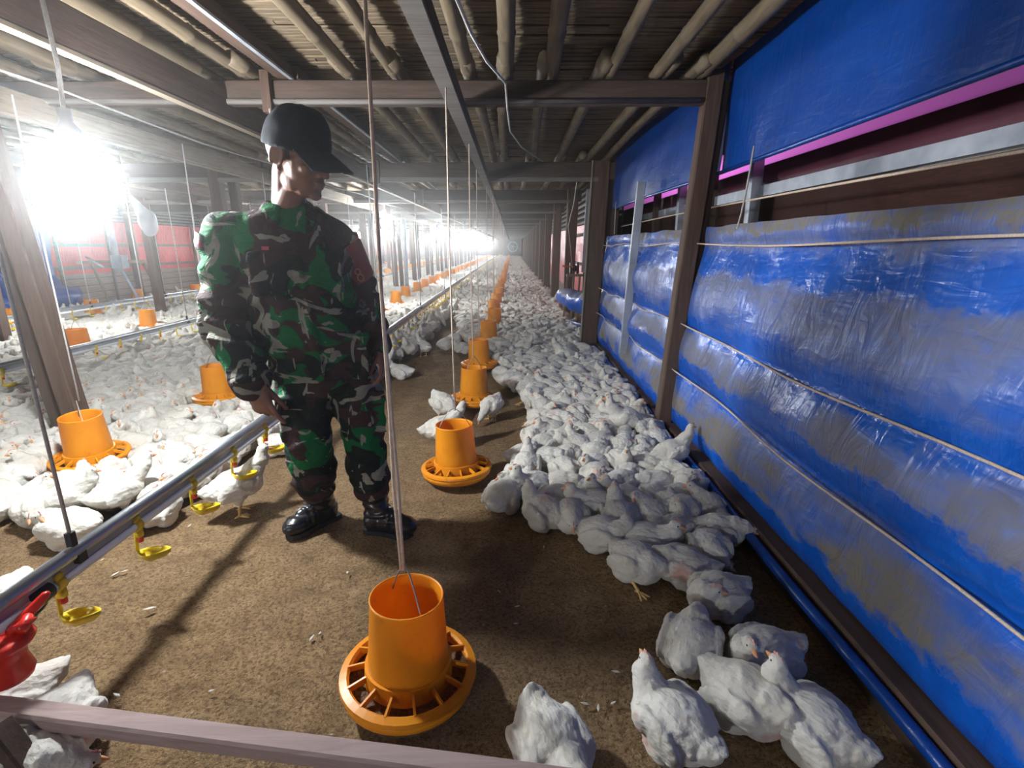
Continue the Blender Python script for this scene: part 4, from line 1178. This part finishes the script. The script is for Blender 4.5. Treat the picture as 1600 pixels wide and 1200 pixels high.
    jo = [c for c in COL.objects if c.name.startswith('jacket')][-1]
    # cuffs, collar, buttons, armband, shoulder tabs
    for w, e, r_ in ((wrR, elR, .070), (wrL, elL, .050)):
        d = (w - e).normalized(); _, s, u = frame(d)
        c = MB(); c.loft([(w - d * .050, s, u, r_ * .98, r_ * .98, 1), (w - d * .02, s, u, r_ * 1.02, r_ * 1.0, 1), (w + d * .004, s, u, r_ * .98, r_ * .95, 1), (w + d * .002, s, u, r_ * .82, r_ * .8, 1), (w - d * .045, s, u, r_ * .8, r_ * .8, 1)], 24, caps=False)
        put('cuff', c, M['camo'], parent=jo, smooth=True)
    c = MB(); vs, fs = [], []; n = 28
    for i in range(n + 1):
        a = math.radians(-72 + 324 * i / n)      # opening at the front
        a2 = a - PI / 2 + PI
        dirx = left * math.sin(a) * -1 + fwd * math.cos(a) * -1
        k = abs(i / n - .5) * 2
        for (r_, z) in ((.066, .052 - .03 * k), (.076, .058 - .035 * k), (.094, .035 - .03 * k), (.112 + .02 * k ** 3, -.012 - .035 * k ** 2), (.100, -.018 - .03 * k ** 2), (.070, .0)):
            ang = math.radians(200 + 320 * i / n)
            d = fwd * math.cos(math.radians(18 + 324 * i / n)) + left * math.sin(math.radians(18 + 324 * i / n))
            vs.append(neck0 + V3((0, .012, -.016)) + d * r_ + up * z)
    for i in range(n):
        for j in range(6):
            a = i * 6 + j; b = i * 6 + (j + 1) % 6
            fs.append((a, b, b + 6, a + 6))
    fs.append(tuple(range(6))); fs.append(tuple(range(n * 6, n * 6 + 6)))
    c.add(vs, fs); put('collar', c, M['camo'], parent=jo, smooth=True)
    # armband on the person's left arm
    d = (elL - shL).normalized(); _, s, u = frame(d)
    a0, a1 = shL + d * .02, shL.lerp(elL, .62)
    rr = [.088, .084, .082, .080]
    c = MB(); prof = [(a0.lerp(a1, k / 5), s, u, .0885 - .0015 * k, .0885 - .0015 * k, 1) for k in range(6)]
    inner = [(a0.lerp(a1, k / 5), s, u, .078, .078, 1) for k in range(5, -1, -1)]
    c.loft(prof + inner + [prof[0]], 32, caps=False)
    ab = put('armband', displace(c.mesh('armband', True), lambda p, n: p + n * .002 * noise.noise(p * 18)), M['armband'], parent=jo); fix_normals(ab.data)
    tag(ab, 'dark red armband')
    # number printed on the armband: an 8 facing the viewer, wrapped on the band
    c = MB(); mid = a0.lerp(a1, .74); vc = (V3((0, 0, CAM_H)) - mid); vc = (vc - d * vc.dot(d)).normalized(); sd = d.cross(vc).normalized()
    if sd.x < 0: sd = -sd
    def on_arm(px, pz):
        th = px / .087 + .26
        return mid - d * pz + (vc * math.cos(th) + sd * math.sin(th)) * .0885
    for cz, rz_, rx_ in ((.0135, .0115, .0095), (-.0125, .0140, .0115)):
        c.tube([on_arm(rx_ * math.cos(t), cz + rz_ * math.sin(t)) for t in [2 * PI * k / 20 for k in range(21)]], .0026, 6)
    put('number', c, M['digit'], parent=ab, smooth=True)
    # tabs on the person's right shoulder
    d = (elR - shR).normalized(); _, s, u = frame(d); outw = (shR - chest); outw = (outw - d * outw.dot(d)).normalized(); fr = d.cross(outw).normalized()
    for nm, t0, t1, rr, mm in (('shoulder_tab', .00, .050, .0945, 'patch_grey'), ('shoulder_stripe', .024, .040, .0965, 'patch_red')):
        c = MB(); vs, fs = [], []; n = 14
        for lay in (rr, rr - .012):
            for k in range(n + 1):
                th = -.95 + 1.9 * k / n
                for t in (t0, t1):
                    sag = .012 * abs(th) ** 2
                    vs.append(shR + d * (t + sag) + (outw * math.cos(th) + fr * math.sin(th)) * lay)
        N = 2 * (n + 1)
        for k in range(n):
            a = 2 * k
            fs += [(a, a + 1, a + 3, a + 2), (N + a, N + a + 2, N + a + 3, N + a + 1), (a, a + 2, N + a + 2, N + a), (a + 1, N + a + 1, N + a + 3, a + 3)]
        fs += [(0, N, N + 1, 1), (N - 2, N - 1, 2 * N - 1, 2 * N - 2)]
        c.add(vs, fs); put(nm, c, M[mm], parent=jo, smooth=True)
    for k in range(4):
        p = at(466, 405, 2).lerp(hemc, .12 + .27 * k) + fwd * .163
        c = MB(); c.lathe([(.001, .004), (.007, .003), (.007, -.004), (.001, -.004)], 12, p, R=Matrix.Rotation(PI / 2, 3, 'X')); put('button', c, M['black'], parent=jo)
    c = MB(); c.box(at(466, 420, 2.0) - left * .095 + fwd * .160 + up * .075, (.022, .005, .012), Matrix((left, fwd, up)).transposed()); put('chest_badge', c, M['patch_red'], parent=jo)
    # ---- trousers
    tm = MB()
    tm.loft([tr(pelv - up * .09, .12, .10, 1), tr(pelv - up * .03, .178, .125, 1), tr(pelv + up * .06, .178, .125, 1), tr(waist, .165, .115, 1)], 28)
    tm.chain([hipR, hipR.lerp(knR, .5), knR, knR.lerp(anR, .45), knR.lerp(anR, .68)], [.112, .100, .094, .092, .076], 22)
    tm.chain([hipL, hipL.lerp(knL, .5), knL, knL.lerp(anL, .45), knL.lerp(anL, .70)], [.110, .098, .088, .088, .076], 22)
    for h, k, a, sgn in ((hipR, knR, anR, -1), (hipL, knL, anL, 1)):
        m_ = h.lerp(k, .62) + left * (.080 * sgn); RM = Matrix((left, fwd, up)).transposed()
        tm.box(m_, (.05, .15, .17), RM); tm.box(m_ + up * .08 + left * .006 * sgn, (.055, .16, .05), RM)
        bl = k.lerp(a, .60); tm.ell(bl, (.094, .094, .055))                     # bloused bottom over the boot
    tj = remesh(tm, .0075, 7, .5)
    def folds2(p, n):
        best = min(((seg_t(p, a, b), i) for i, (a, b) in enumerate(((hipR, knR), (knR, anR), (hipL, knL), (knL, anL)))), key=lambda x: x[0][1])
        t = best[0][0] + (best[1] % 2); f = .014 * noise.noise(p * 6.5) + .010 * noise.noise(V3((p.x * 14, p.y * 14, p.z * 24)))
        f += .008 * math.sin(t * 15 + 6 * noise.noise(p * 5)) * (.3 + .7 * abs(t - .6))
        return p + n * f
    put('trousers', displace(tj, folds2), M['camo'], parent=PR)
    # ---- boots
    for heel, toe, an, kn in ((heelR, toeR, anR, knR), (heelL, toeL, anL, knL)):
        d = (toe - heel); L = d.length; d.normalize(); s = V3((-d.y, d.x, 0))
        def B(x, y, z): return heel + d * (x * L) + s * y + up * z
        c = MB()
        top = an + up * .13
        c.chain([B(.20, 0, .056), B(.24, 0, .10).lerp(an, .6), an.lerp(kn, .18), an.lerp(kn, .52)], [.052, .054, .060, .064], 20)
        c.cap(B(.17, 0, .055), B(.80, 0, .052), .045, .044, 18)
        c.ell(B(.79, .002, .044), (.068, .051, .040), Matrix((d, s, up)).transposed(), 20, 12)
        c.ell(B(.52, 0, .070), (.095, .044, .044), Matrix((d, s, up)).transposed())
        c.cap(B(.28, 0, .11), B(.62, 0, .075), .046, .038, 16)
        bt = remesh(c, .006, 5, .5)
        def crease(p, n):
            t = (p - heel).dot(d) / L
            return p + n * (.003 * noise.noise(p * 25) + (.0035 * math.sin(p.z * 190 + 4 * noise.noise(p * 14)) if .07 < p.z < .22 else 0) + (.003 * math.sin(t * 60) if .5 < t < .68 and p.z > .05 else 0))
        bo = put('boot', displace(bt, crease), M['boot'], parent=PR)
        c = MB(); vs = []
        out = [(-.01, -.030), (-.02, 0), (-.01, .030), (.10, .037), (.30, .034), (.48, .036), (.68, .048), (.84, .048), (.95, .032), (1.0, .0), (.95, -.032), (.84, -.046), (.68, -.046), (.48, -.034), (.30, -.032), (.10, -.037)]
        for z in (0.001, .024):
            for (x, y) in out: vs.append(B(x, y * 1.04, z - .002))
        n = len(out); c.add(vs, [tuple(range(n)), tuple(range(n, 2 * n))] + [(i, (i + 1) % n, n + (i + 1) % n, n + i) for i in range(n)])
        put('sole', c, M['black'], parent=bo)
        c = MB()
        for k in range(5):
            p = B(.30 + .055 * k, 0, .155 - .022 * k); c.tube([p - s * .028, p + up * .006 + d * .01, p + s * .028], .0032, 6)
        put('laces', c, M['black'], parent=bo)
    return PR
PERSON = person()
# ------------------------------------------------------------------ chickens
def rotx(deg): return Matrix.Rotation(math.radians(deg), 3, 'Y')
def bird_shape(kind):
    """adds the body of a white broiler, facing +x, feet at z = 0; returns head centre, head frame, leg specs"""
    mb = MB(); legs = []
    stand = kind in ('stand', 'peck', 'walk')
    z = .165 if stand else .078
    tilt = {'stand': -16, 'walk': -10, 'peck': 14, 'tailup': 6}.get(kind, -6)
    R = rotx(tilt); c = V3((0, 0, z))
    def L(x, y, zz): return c + R @ V3((x, y, zz))
    flat = 1.0 if stand else 1.06
    mb.ell(L(-.006, 0, .006), (.118, .096 * flat, .086), R, 20, 14)
    mb.ell(L(.056, 0, -.006), (.078, .084 * flat, .076), R, 18, 12)
    mb.ell(L(-.072, 0, .008), (.068, .078, .068), R, 16, 10)
    # tail
    up_t = 55 if kind == 'tailup' else 24
    T = R @ rotx(up_t)
    tb = L(-.106, 0, .022)
    mb.ell(tb + T @ V3((-.012, 0, -.004)), (.050, .054, .040), T)
    mb.ell(tb + T @ V3((-.030, 0, 0)), (.044, .040, .022), T); mb.ell(tb + T @ V3((-.046, 0, .004)), (.036, .026, .009), T)
    for s in (-1, 1):
        Ts = T @ Matrix.Rotation(s * .35, 3, 'Z'); mb.ell(tb + Ts @ V3((-.036, s * .008, -.003)), (.036, .016, .009), Ts)
    # folded wings
    for s in (-1, 1):
        W = R @ Matrix.Rotation(s * -.10, 3, 'Z') @ rotx(-12)
        dz = .012 if not stand else .008
        mb.ell(L(-.012, s * .084 * flat, dz), (.092, .020, .050), W, 16, 10)
        mb.ell(L(.045, s * .080 * flat, dz + .006), (.046, .024, .046), W, 14, 9)
        mb.cap(L(-.06, s * .080 * flat, dz - .006), L(-.112, s * .056, .020), .020, .009, 10)
        mb.cap(L(-.04, s * .088 * flat, dz - .026), L(-.110, s * .060, -.002), .016, .006, 10)
        if stand:
            mb.cap(L(-.012, s * .048, -.045), V3((.0, s * .046, .082)), .046, .020, 12)
        else:
            mb.ell(L(-.02, s * .060, -.045), (.070, .045, .042), R)
    # neck and head
    hz = {'sit': (.135, 0, .190), 'low': (.158, 0, .108), 'turn': (.110, .045, .185), 'back': (.075, .050, .160), 'stand': (.150, 0, .345), 'walk': (.185, 0, .325), 'peck': (.235, 0, .075),
          'tailup': (.178, -.030, .150), 'sleep': (.140, .055, .082), 'up': (.112, 0, .215)}[kind]
    hd = V3(hz)
    yaw = {'turn': 75, 'back': 150, 'tailup': -35, 'sleep': 70, 'up': -25}.get(kind, 0)
    pit = {'peck': 58, 'low': 14, 'sleep': 24, 'tailup': 30, 'up': -8}.get(kind, 6)
    HRm = Matrix.Rotation(math.radians(yaw), 3, 'Z') @ rotx(pit)
    base = L(.085, 0, .030)
    mid = base.lerp(hd, .55) + V3((.022, 0, .0)) * (1 if kind not in ('low', 'peck', 'sleep') else 0) + V3((0, 0, .015 if kind in ('low', 'sleep') else 0))
    mb.chain([base, mid, hd - HRm @ V3((.006, 0, .004))], [.060, .039, .0255], 14)
    mb.ell(hd, (.0305, .0225, .0245), HRm, 16, 10)
    mb.ell(hd + HRm @ V3((.015, 0, -.005)), (.017, .013, .012), HRm)
    if stand:
        sw = {'stand': (.012, -.006), 'walk': (.045, -.035), 'peck': (.01, -.02)}[kind]
        for s, dx in ((1, sw[0]), (-1, sw[1])): legs.append((V3((.0, s * .046, .088)), V3((dx, s * .050, .010)), s))
    elif kind in ('tailup', 'sleep'):
        legs.append((V3((.02, -.06, .03)), V3((.105, -.085, .010)), -1))
    return mb, hd, HRm, legs
def fluff(me, amp, seed):
    def fn(p, n):
        q = V3((p.x * 1.0 + seed * 3.1, p.y * 1.5, p.z * 1.5))
        tip = max(0, -p.x - .10)
        f = amp * (.85 * noise.noise(q * 20) + .7 * noise.noise(q * 42) + .4 * noise.noise(q * 85))
        st = 1.0 if (p.z < .30) else .4
        return p + n * f * st + V3((-1, 0, 0)) * max(0, noise.noise(q * 34)) * amp * .9
    return displace(me, fn)
KINDS = ['sit', 'low', 'turn', 'back', 'sleep', 'up', 'tailup', 'stand', 'walk', 'peck']
BIRD = {}; LOWB = {}
for ki, k in enumerate(KINDS):
    mb, hd, HRm, legs = bird_shape(k)
    r = root('chicken', (0, 0, 0))
    me = fluff(remesh(mb, .0062, 9, .5), .0048, ki)
    put('body', me, M['feather'], parent=r)
    b = MB(); b.lathe([(.0105, 0), (.0085, .010), (.0048, .022), (.001, .029)], 10, hd + HRm @ V3((.0235, 0, -.003)), R=HRm @ rotx(100)); b.lathe([(.0075, 0), (.0055, .010), (.001, .020)], 8, hd + HRm @ V3((.0225, 0, -.0085)), R=HRm @ rotx(108))
    b.ell(hd + HRm @ V3((.0235, 0, -.004)), (.006, .0105, .0085), HRm, 10, 6)
    put('beak', b, M['beak'], parent=r, smooth=True)
    b = MB()
    for q in range(4): b.ell(hd + HRm @ V3((.020 - .009 * q, 0, .0215 + (.003 if q == 1 else 0) - .0012 * abs(q - 1.5))), (.006, .0028, .006), HRm, 8, 6)
    put('comb', b, M['comb'], parent=r, smooth=True)
    for s in (-1, 1):
        b = MB(); b.ell(hd + HRm @ V3((.0095, s * .0185, .0045)), (.0040, .0024, .0040), HRm, 8, 6); put('eye', b, M['eye'], parent=r, smooth=True)
    for (p, q, s) in legs:
        b = MB(); b.tube([p, p.lerp(q, .5), q], [.0095, .0068, .0070], 8)
        for a in (-32, 0, 32, 180):
            d = V3((math.cos(math.radians(a)), math.sin(math.radians(a)), 0)); ln = .020 if a == 180 else .042
            b.tube([q + V3((0, 0, .001)), q + d * ln * .6 + V3((0, 0, -.003)), q + d * ln + V3((0, 0, -.006)), q + d * (ln + .008) + V3((0, 0, -.0085))], [.0058, .0048, .0040, .001], 6)
        put('leg', b, M['leg'], parent=r, smooth=True)
    BIRD[k] = r
    # coarse copy used far down the shed
    for lod, vx in ((0, .019), (1, .030)):
        lo = remesh(mb, vx, 1, .5)
        co = np.zeros(len(lo.vertices) * 3, np.float32); lo.vertices.foreach_get('co', co); co = co.reshape(-1, 3)
        fa = [tuple(p.vertices) for p in lo.polygons]
        LOWB[k, lod] = (co, fa)
BS = 0.85
USED_B = set(); BIRDS = []
def hen(x, y, ang, kind, s, label, group=None, z=0.0, detail=True):
    src = BIRD[kind]
    if detail:
        if kind not in USED_B: USED_B.add(kind); o = src
        else: o = copy_tree(src)
    else:
        o = None
    o.location = (x, y, z); o.rotation_euler = (0, 0, ang); s *= BS; o.scale = (s, s, s)
    tag(o, label, 'chicken', group)
    BIRDS.append((x, y)); return o
def hp(px, py, hpx, hpy, kind, s, label, group=None):
    """bird whose body is seen around (px, py) and whose head lies towards (hpx, hpy)"""
    zc = .17 if kind in ('stand', 'walk', 'peck') else .08
    b = ground(px, py, zc); h = ground(hpx, hpy, zc + .06)
    return hen(b.x, b.y, math.atan2(h.y - b.y, h.x - b.x), kind, s, label, group)
# birds that stand apart, placed one by one
hp(862, 1158, 905, 1195, 'tailup', 1.00, 'white chicken right of the nearest feeder with its tail raised and beak down')
hp(1052, 1120, 1030, 1070, 'up', 1.0, 'white chicken sitting alone on bare litter, orange beak raised, near the blue roll')
hp(1165, 1085, 1215, 1090, 'low', 1.05, 'white chicken with pink bare patch lying crosswise in the nearest huddle')
hp(1268, 1125, 1240, 1075, 'up', 1.02, 'white chicken pressed against the wall sill, nearest of the huddle, beak pointing left')
hp(1195, 1015, 1130, 1005, 'turn', .98, 'white chicken at the wall whose orange beak points left over the lying one')
hp(1080, 1000, 1092, 940, 'low', 1.0, 'white chicken seen from behind, head hidden, at the left of the nearest huddle')
hp(1122, 925, 1085, 915, 'back', 1.0, 'round white chicken resting by the blue roll just behind the nearest huddle')
hp(995, 872, 1050, 885, 'sleep', .97, 'white chicken lying with yellow feet stretched out to the left, edge of flock')
hp(1068, 878, 1030, 850, 'low', .95, 'white chicken with a tan wing edge, right of the one with outstretched feet')
hp(1108, 850, 1130, 880, 'sleep', .95, 'white chicken slumped against the wall sill behind the tan-winged one')
hp(942, 828, 985, 820, 'turn', .95, 'white chicken at the front edge of the flock, head turned right')
hp(787, 770, 800, 740, 'back', .98, 'round white chicken with hidden head just right of the second feeder')
hp(850, 795, 835, 770, 'up', .98, 'white chicken at the left front of the flock, upright head')
hp(892, 800, 900, 830, 'low', .95, 'white chicken with pink breast beside the upright one at the flock front')
hp(822, 722, 826, 690, 'up', .95, 'white chicken stretching its neck up at the left of the flock')
hp(882, 728, 905, 735, 'low', .9, 'white chicken lying right behind the neck-stretching one')
hp(850, 690, 900, 660, 'low', .92, 'white chicken lying at flock edge, beyond the neck-stretching one')
hp(848, 632, 840, 610, 'turn', .9, 'white chicken at the flock edge right of the third feeder')
hp(826, 588, 820, 570, 'turn', .9, 'white chicken at the edge of flock right of the fourth feeder')
hp(688, 662, 735, 640, 'walk', 1.0, 'white chicken walking toward the second feeder, left of the feeder row')
hp(692, 622, 735, 625, 'peck', .95, 'white chicken feeding at the left side of the third feeder')
hp(768, 622, 745, 620, 'peck', .85, 'white chicken feeding at the right side of the third feeder')
hp(627, 578, 613, 568, 'sit', .95, 'white chicken sitting alone on the aisle litter right of the person\'s hand')
hp(661, 535, 650, 525, 'stand', .88, 'white chicken standing in the aisle right of the nearest drinker line')
hp(655, 517, 640, 505, 'walk', .85, 'white chicken stretching toward the yellow cups in the aisle')
hp(618, 545, 612, 520, 'stand', .9, 'white chicken under the yellow cups just right of the person')
hp(625, 522, 615, 505, 'stand', .88, 'white chicken drinking under the yellow cups, behind the one right of the person')
hp(675, 497, 676, 485, 'stand', .9, 'white chicken standing with pale legs in the aisle farther back')
hp(698, 492, 690, 488, 'sit', .9, 'white chicken sitting in the aisle right of the pale-legged one')
hp(722, 541, 705, 535, 'sit', .92, 'white chicken lying left of the fourth feeder')
hp(368, 752, 425, 722, 'stand', 1.06, 'white chicken standing on yellow legs under the drinker line, left of the boots')
hp(283, 717, 262, 745, 'low', 1.0, 'white chicken with pink spot lying left of the drinker line near the person')
hp(182, 757, 205, 730, 'walk', .95, 'white chicken standing in front of the nearest left feeder, facing right')
hp(115, 765, 135, 730, 'sit', 1.05, 'white chicken with raised head just left of the nearest left feeder\'s front')
hp(105, 820, 90, 800, 'back', 1.05, 'round white chicken nearest the drinker line, left foreground')
hp(62, 792, 40, 800, 'low', 1.05, 'white chicken behind the round one in the left foreground')
hp(20, 745, 45, 730, 'low', 1.0, 'white chicken at the left picture edge before the double post')
hp(12, 930, -30, 950, 'low', 1.0, 'white chicken half hidden behind the near end of the drinker line')
hp(2, 1092, -40, 1080, 'low', 1.0, 'white chicken below the red regulator at the left edge')
hp(74, 1136, 30, 1148, 'low', 1.05, 'white chicken lying behind the low wooden rail, left corner')
hp(60, 1175, 110, 1195, 'sleep', 1.0, 'white chicken in shadow in front of the low wooden rail')
hp(330, 672, 350, 650, 'low', .95, 'white chicken between the person and the double post, near the second row feeder')
hp(210, 690, 180, 670, 'low', .95, 'white chicken lying right behind the nearest left feeder')
hp(238, 665, 240, 640, 'up', .95, 'white chicken with lifted head right of the nearest left feeder')
hp(432, 690, 470, 680, 'low', .9, 'white chicken resting between drinker line and the person\'s trousers')
HAND = list(BIRDS)
# the crowd: dart throwing over the floor that the photograph shows occupied
rc = random.Random(2024)
POSTS = [(1.0, 6.5), (-2.93, 3.3), (-2.8, 3.22)] + [(-3.42, y) for y in BEAMS[2:]] + [(-6.4, y) for y in BEAMS[2:]] + [(1.0, y) for y in BEAMS[3:]]
def left_edge(y):
    pts = [(1.9, .60), (2.05, .42), (2.2, .36), (2.35, .12), (2.55, -.02), (2.75, .02), (3.0, .05), (3.3, .20), (3.7, .16), (4.0, .10), (4.3, .12), (4.55, .0), (4.8, -.10), (5.1, -.12), (40, -.12)]
    for (a, va), (b, vb) in zip(pts[:-1], pts[1:]):
        if a <= y <= b: return va + (vb - va) * (y - a) / (b - a)
    return 9
def occupied(x, y):
    if y < 1.5: return 0
    if x > .93 or x < -8.55: return 0
    if x > -.30:
        if y < 4.6: return 1.0 if x > left_edge(y) else 0
        return .97 if x > left_edge(y) else (.9 if y > 6.2 else 0)
    if x > -1.28:
        if y < 5.5: return 0
        if x > -.30 - (y - 5.4) * .17: return .85 if y < 9 else .9
        if y < 9.5: return .30 if (x < -1.14 and y > 5.6) else .004
        if y < 11.5: return .30
        return .75 if y < 14 else .9
    if x > -1.62: return .75 if y > 4.4 else 0
    g = noise.noise(V3((x * .8, y * .7, 5)))
    if y < 2.2: return 0
    base = .80
    if -4.7 < x < -3.9: base = .45
    if x < -7.4 and y < 9: base = .8
    if g < -.18: base *= .22
    if y > 14: base = max(base, .8)
    return base
cell = {}
def near_any(x, y, r):
    cx, cy = int(math.floor(x / .25)), int(math.floor(y / .25)); k = int(math.ceil(r / .25))
    for i in range(cx - k, cx + k + 1):
        for j in range(cy - k, cy + k + 1):
            for (a, b) in cell.get((i, j), ()):
                if (a - x) ** 2 + (b - y) ** 2 < r * r: return True
    return False
def mark(x, y): cell.setdefault((int(math.floor(x / .25)), int(math.floor(y / .25))), []).append((x, y))
for (x, y) in BIRDS: mark(x, y)
FE = {}
for (x, y, row, i) in FEEDERS: FE.setdefault((int(math.floor(x)), int(math.floor(y))), []).append((x, y))
def hits_thing(x, y):
    for i in (-1, 0, 1):
        for j in (-1, 0, 1):
            for (a, b) in FE.get((int(math.floor(x)) + i, int(math.floor(y)) + j), ()):
                if (a - x) ** 2 + (b - y) ** 2 < .275 ** 2: return True
    for (a, b) in POSTS:
        if abs(a - x) < .2 and abs(b - y) < .2: return True
    if (x + .80) ** 2 + (y - 2.15) ** 2 < .40 ** 2: return True
    return False
crowd = []
y = 1.5
while y < 66:
    near = y < 9
    dy = .030 if near else (.06 if y < 25 else .11)
    rmin = .142 if y < 6 else (.146 if y < 14 else .17)
    half = y * 1.14 + .4
    nx = int(9.6 / (.030 if near else .06))
    for _ in range(nx if near else nx):
        x = rc.uniform(-8.6, .93); yy = y + rc.uniform(0, dy)
        if x < -half: continue
        if rc.random() > occupied(x, yy): continue
        if near_any(x, yy, rmin) or hits_thing(x, yy): continue
        mark(x, yy); crowd.append((x, yy))
    y += dy
def vis(p): q = px_of((p[0], p[1], .1)); return -60 < q[0] < 1660 and -60 < q[1] < 1260
vis_c = [p for p in crowd if vis(p)]
vis_c.sort(key=lambda p: p[1] * CP + CAM_H * SP)
N_IND = 300 - len(HAND)
ind, rest = vis_c[:N_IND], vis_c[N_IND:]
def pick_kind(x, y, rr):
    if -1.62 < x < -1.1: return rr.choice(['stand', 'walk', 'stand', 'peck', 'sit'])
    return rr.choices(['sit', 'low', 'turn', 'back', 'sleep', 'up', 'tailup', 'stand'], [2.0, 4.0, 1.6, 2.2, 2.4, .9, .5, .22])[0]
# every bird gets a label that singles it out: rank by distance from the nearest landmark
LAND = [((x, y), {'A': 'blue-wall', 'B': 'second', 'C': 'third', 'D': 'red-wall'}[row], i) for (x, y, row, i) in FEEDERS if y < 14]
def nearest_land(p): return min(range(len(LAND)), key=lambda k: (LAND[k][0][0] - p[0]) ** 2 + (LAND[k][0][1] - p[1]) ** 2)
groups = {}
for p in ind:
    k = nearest_land(p); side = 'right' if p[0] > LAND[k][0][0] else 'left'
    if p[0] > .62: side = 'wall'
    groups.setdefault((k, side), []).append(p)
POSE = {'sit': 'sitting', 'low': 'crouching', 'turn': 'head-turned', 'back': 'head-tucked', 'sleep': 'slumped', 'up': 'neck-raised', 'tailup': 'tail-up', 'stand': 'standing', 'walk': 'walking', 'peck': 'feeding'}
for (k, side), ps in groups.items():
    (fx, fy), rown, i = LAND[k]
    cnt = {}
    ps.sort(key=lambda p: (p[0] - fx) ** 2 + (p[1] - fy) ** 2)
    for p in ps:
        kind = pick_kind(p[0], p[1], rc); c = cnt.get(kind, 0); cnt[kind] = c + 1
        sd = {'right': 'right of', 'left': 'left of', 'wall': 'by the wall beyond'}[side]
        lab = '%s white chicken %s %s feeder of the %s row, %s out' % (POSE[kind], sd, ORD[i], rown, ORD[c])
        hen(p[0], p[1], rc.uniform(0, 2 * PI), kind, rc.uniform(.84, 1.02) * (1.0 if p[1] < 6 else .98), lab, 'flock of white chickens on the litter')
# all the other birds, too many to count: one object
vb, fb, off = [], [], 0
co_all = []; loops = []; starts = []; tot = []
rs = np.random.RandomState(4)
for (x, y) in rest:
    k = pick_kind(x, y, rc); co, fa = LOWB[k, 0 if y < 13 else 1]
    a = rc.uniform(0, 2 * PI); s = rc.uniform(.86, 1.04) * BS; ca, sa = math.cos(a) * s, math.sin(a) * s
    P = np.empty_like(co)
    j = 1 + rs.uniform(-.05, .05, co.shape)
    cj = co * j
    P[:, 0] = cj[:, 0] * ca - cj[:, 1] * sa + x; P[:, 1] = cj[:, 0] * sa + cj[:, 1] * ca + y; P[:, 2] = cj[:, 2] * s
    co_all.append(P); fb.append((fa, off)); off += len(co)
me = bpy.data.meshes.new('chicken_flock')
allco = np.concatenate(co_all)
li = []; ls = []; lt = []; pos = 0
for fa, o_ in fb:
    for f in fa:
        li.extend([v + o_ for v in f]); ls.append(pos); lt.append(len(f)); pos += len(f)
me.vertices.add(len(allco)); me.vertices.foreach_set('co', allco.astype(np.float32).ravel())
me.loops.add(len(li)); me.loops.foreach_set('vertex_index', np.array(li, np.int32))
me.polygons.add(len(ls)); me.polygons.foreach_set('loop_start', np.array(ls, np.int32)); me.polygons.foreach_set('loop_total', np.array(lt, np.int32))
me.polygons.foreach_set('use_smooth', [True] * len(ls))
me.update(calc_edges=True); me.validate()
fl = put('chicken_flock', me, M['feather']); tag(fl, 'dense flock of small distant white chickens covering the litter down the shed', None, 'white chickens', 'stuff')
print('BIRDS', len(BIRDS), 'stuff', len(rest), 'faces', len(ls))
for k in KINDS:
    if k not in USED_B:
        for ch in list(BIRD[k].children): bpy.data.objects.remove(ch)
        bpy.data.objects.remove(BIRD[k])
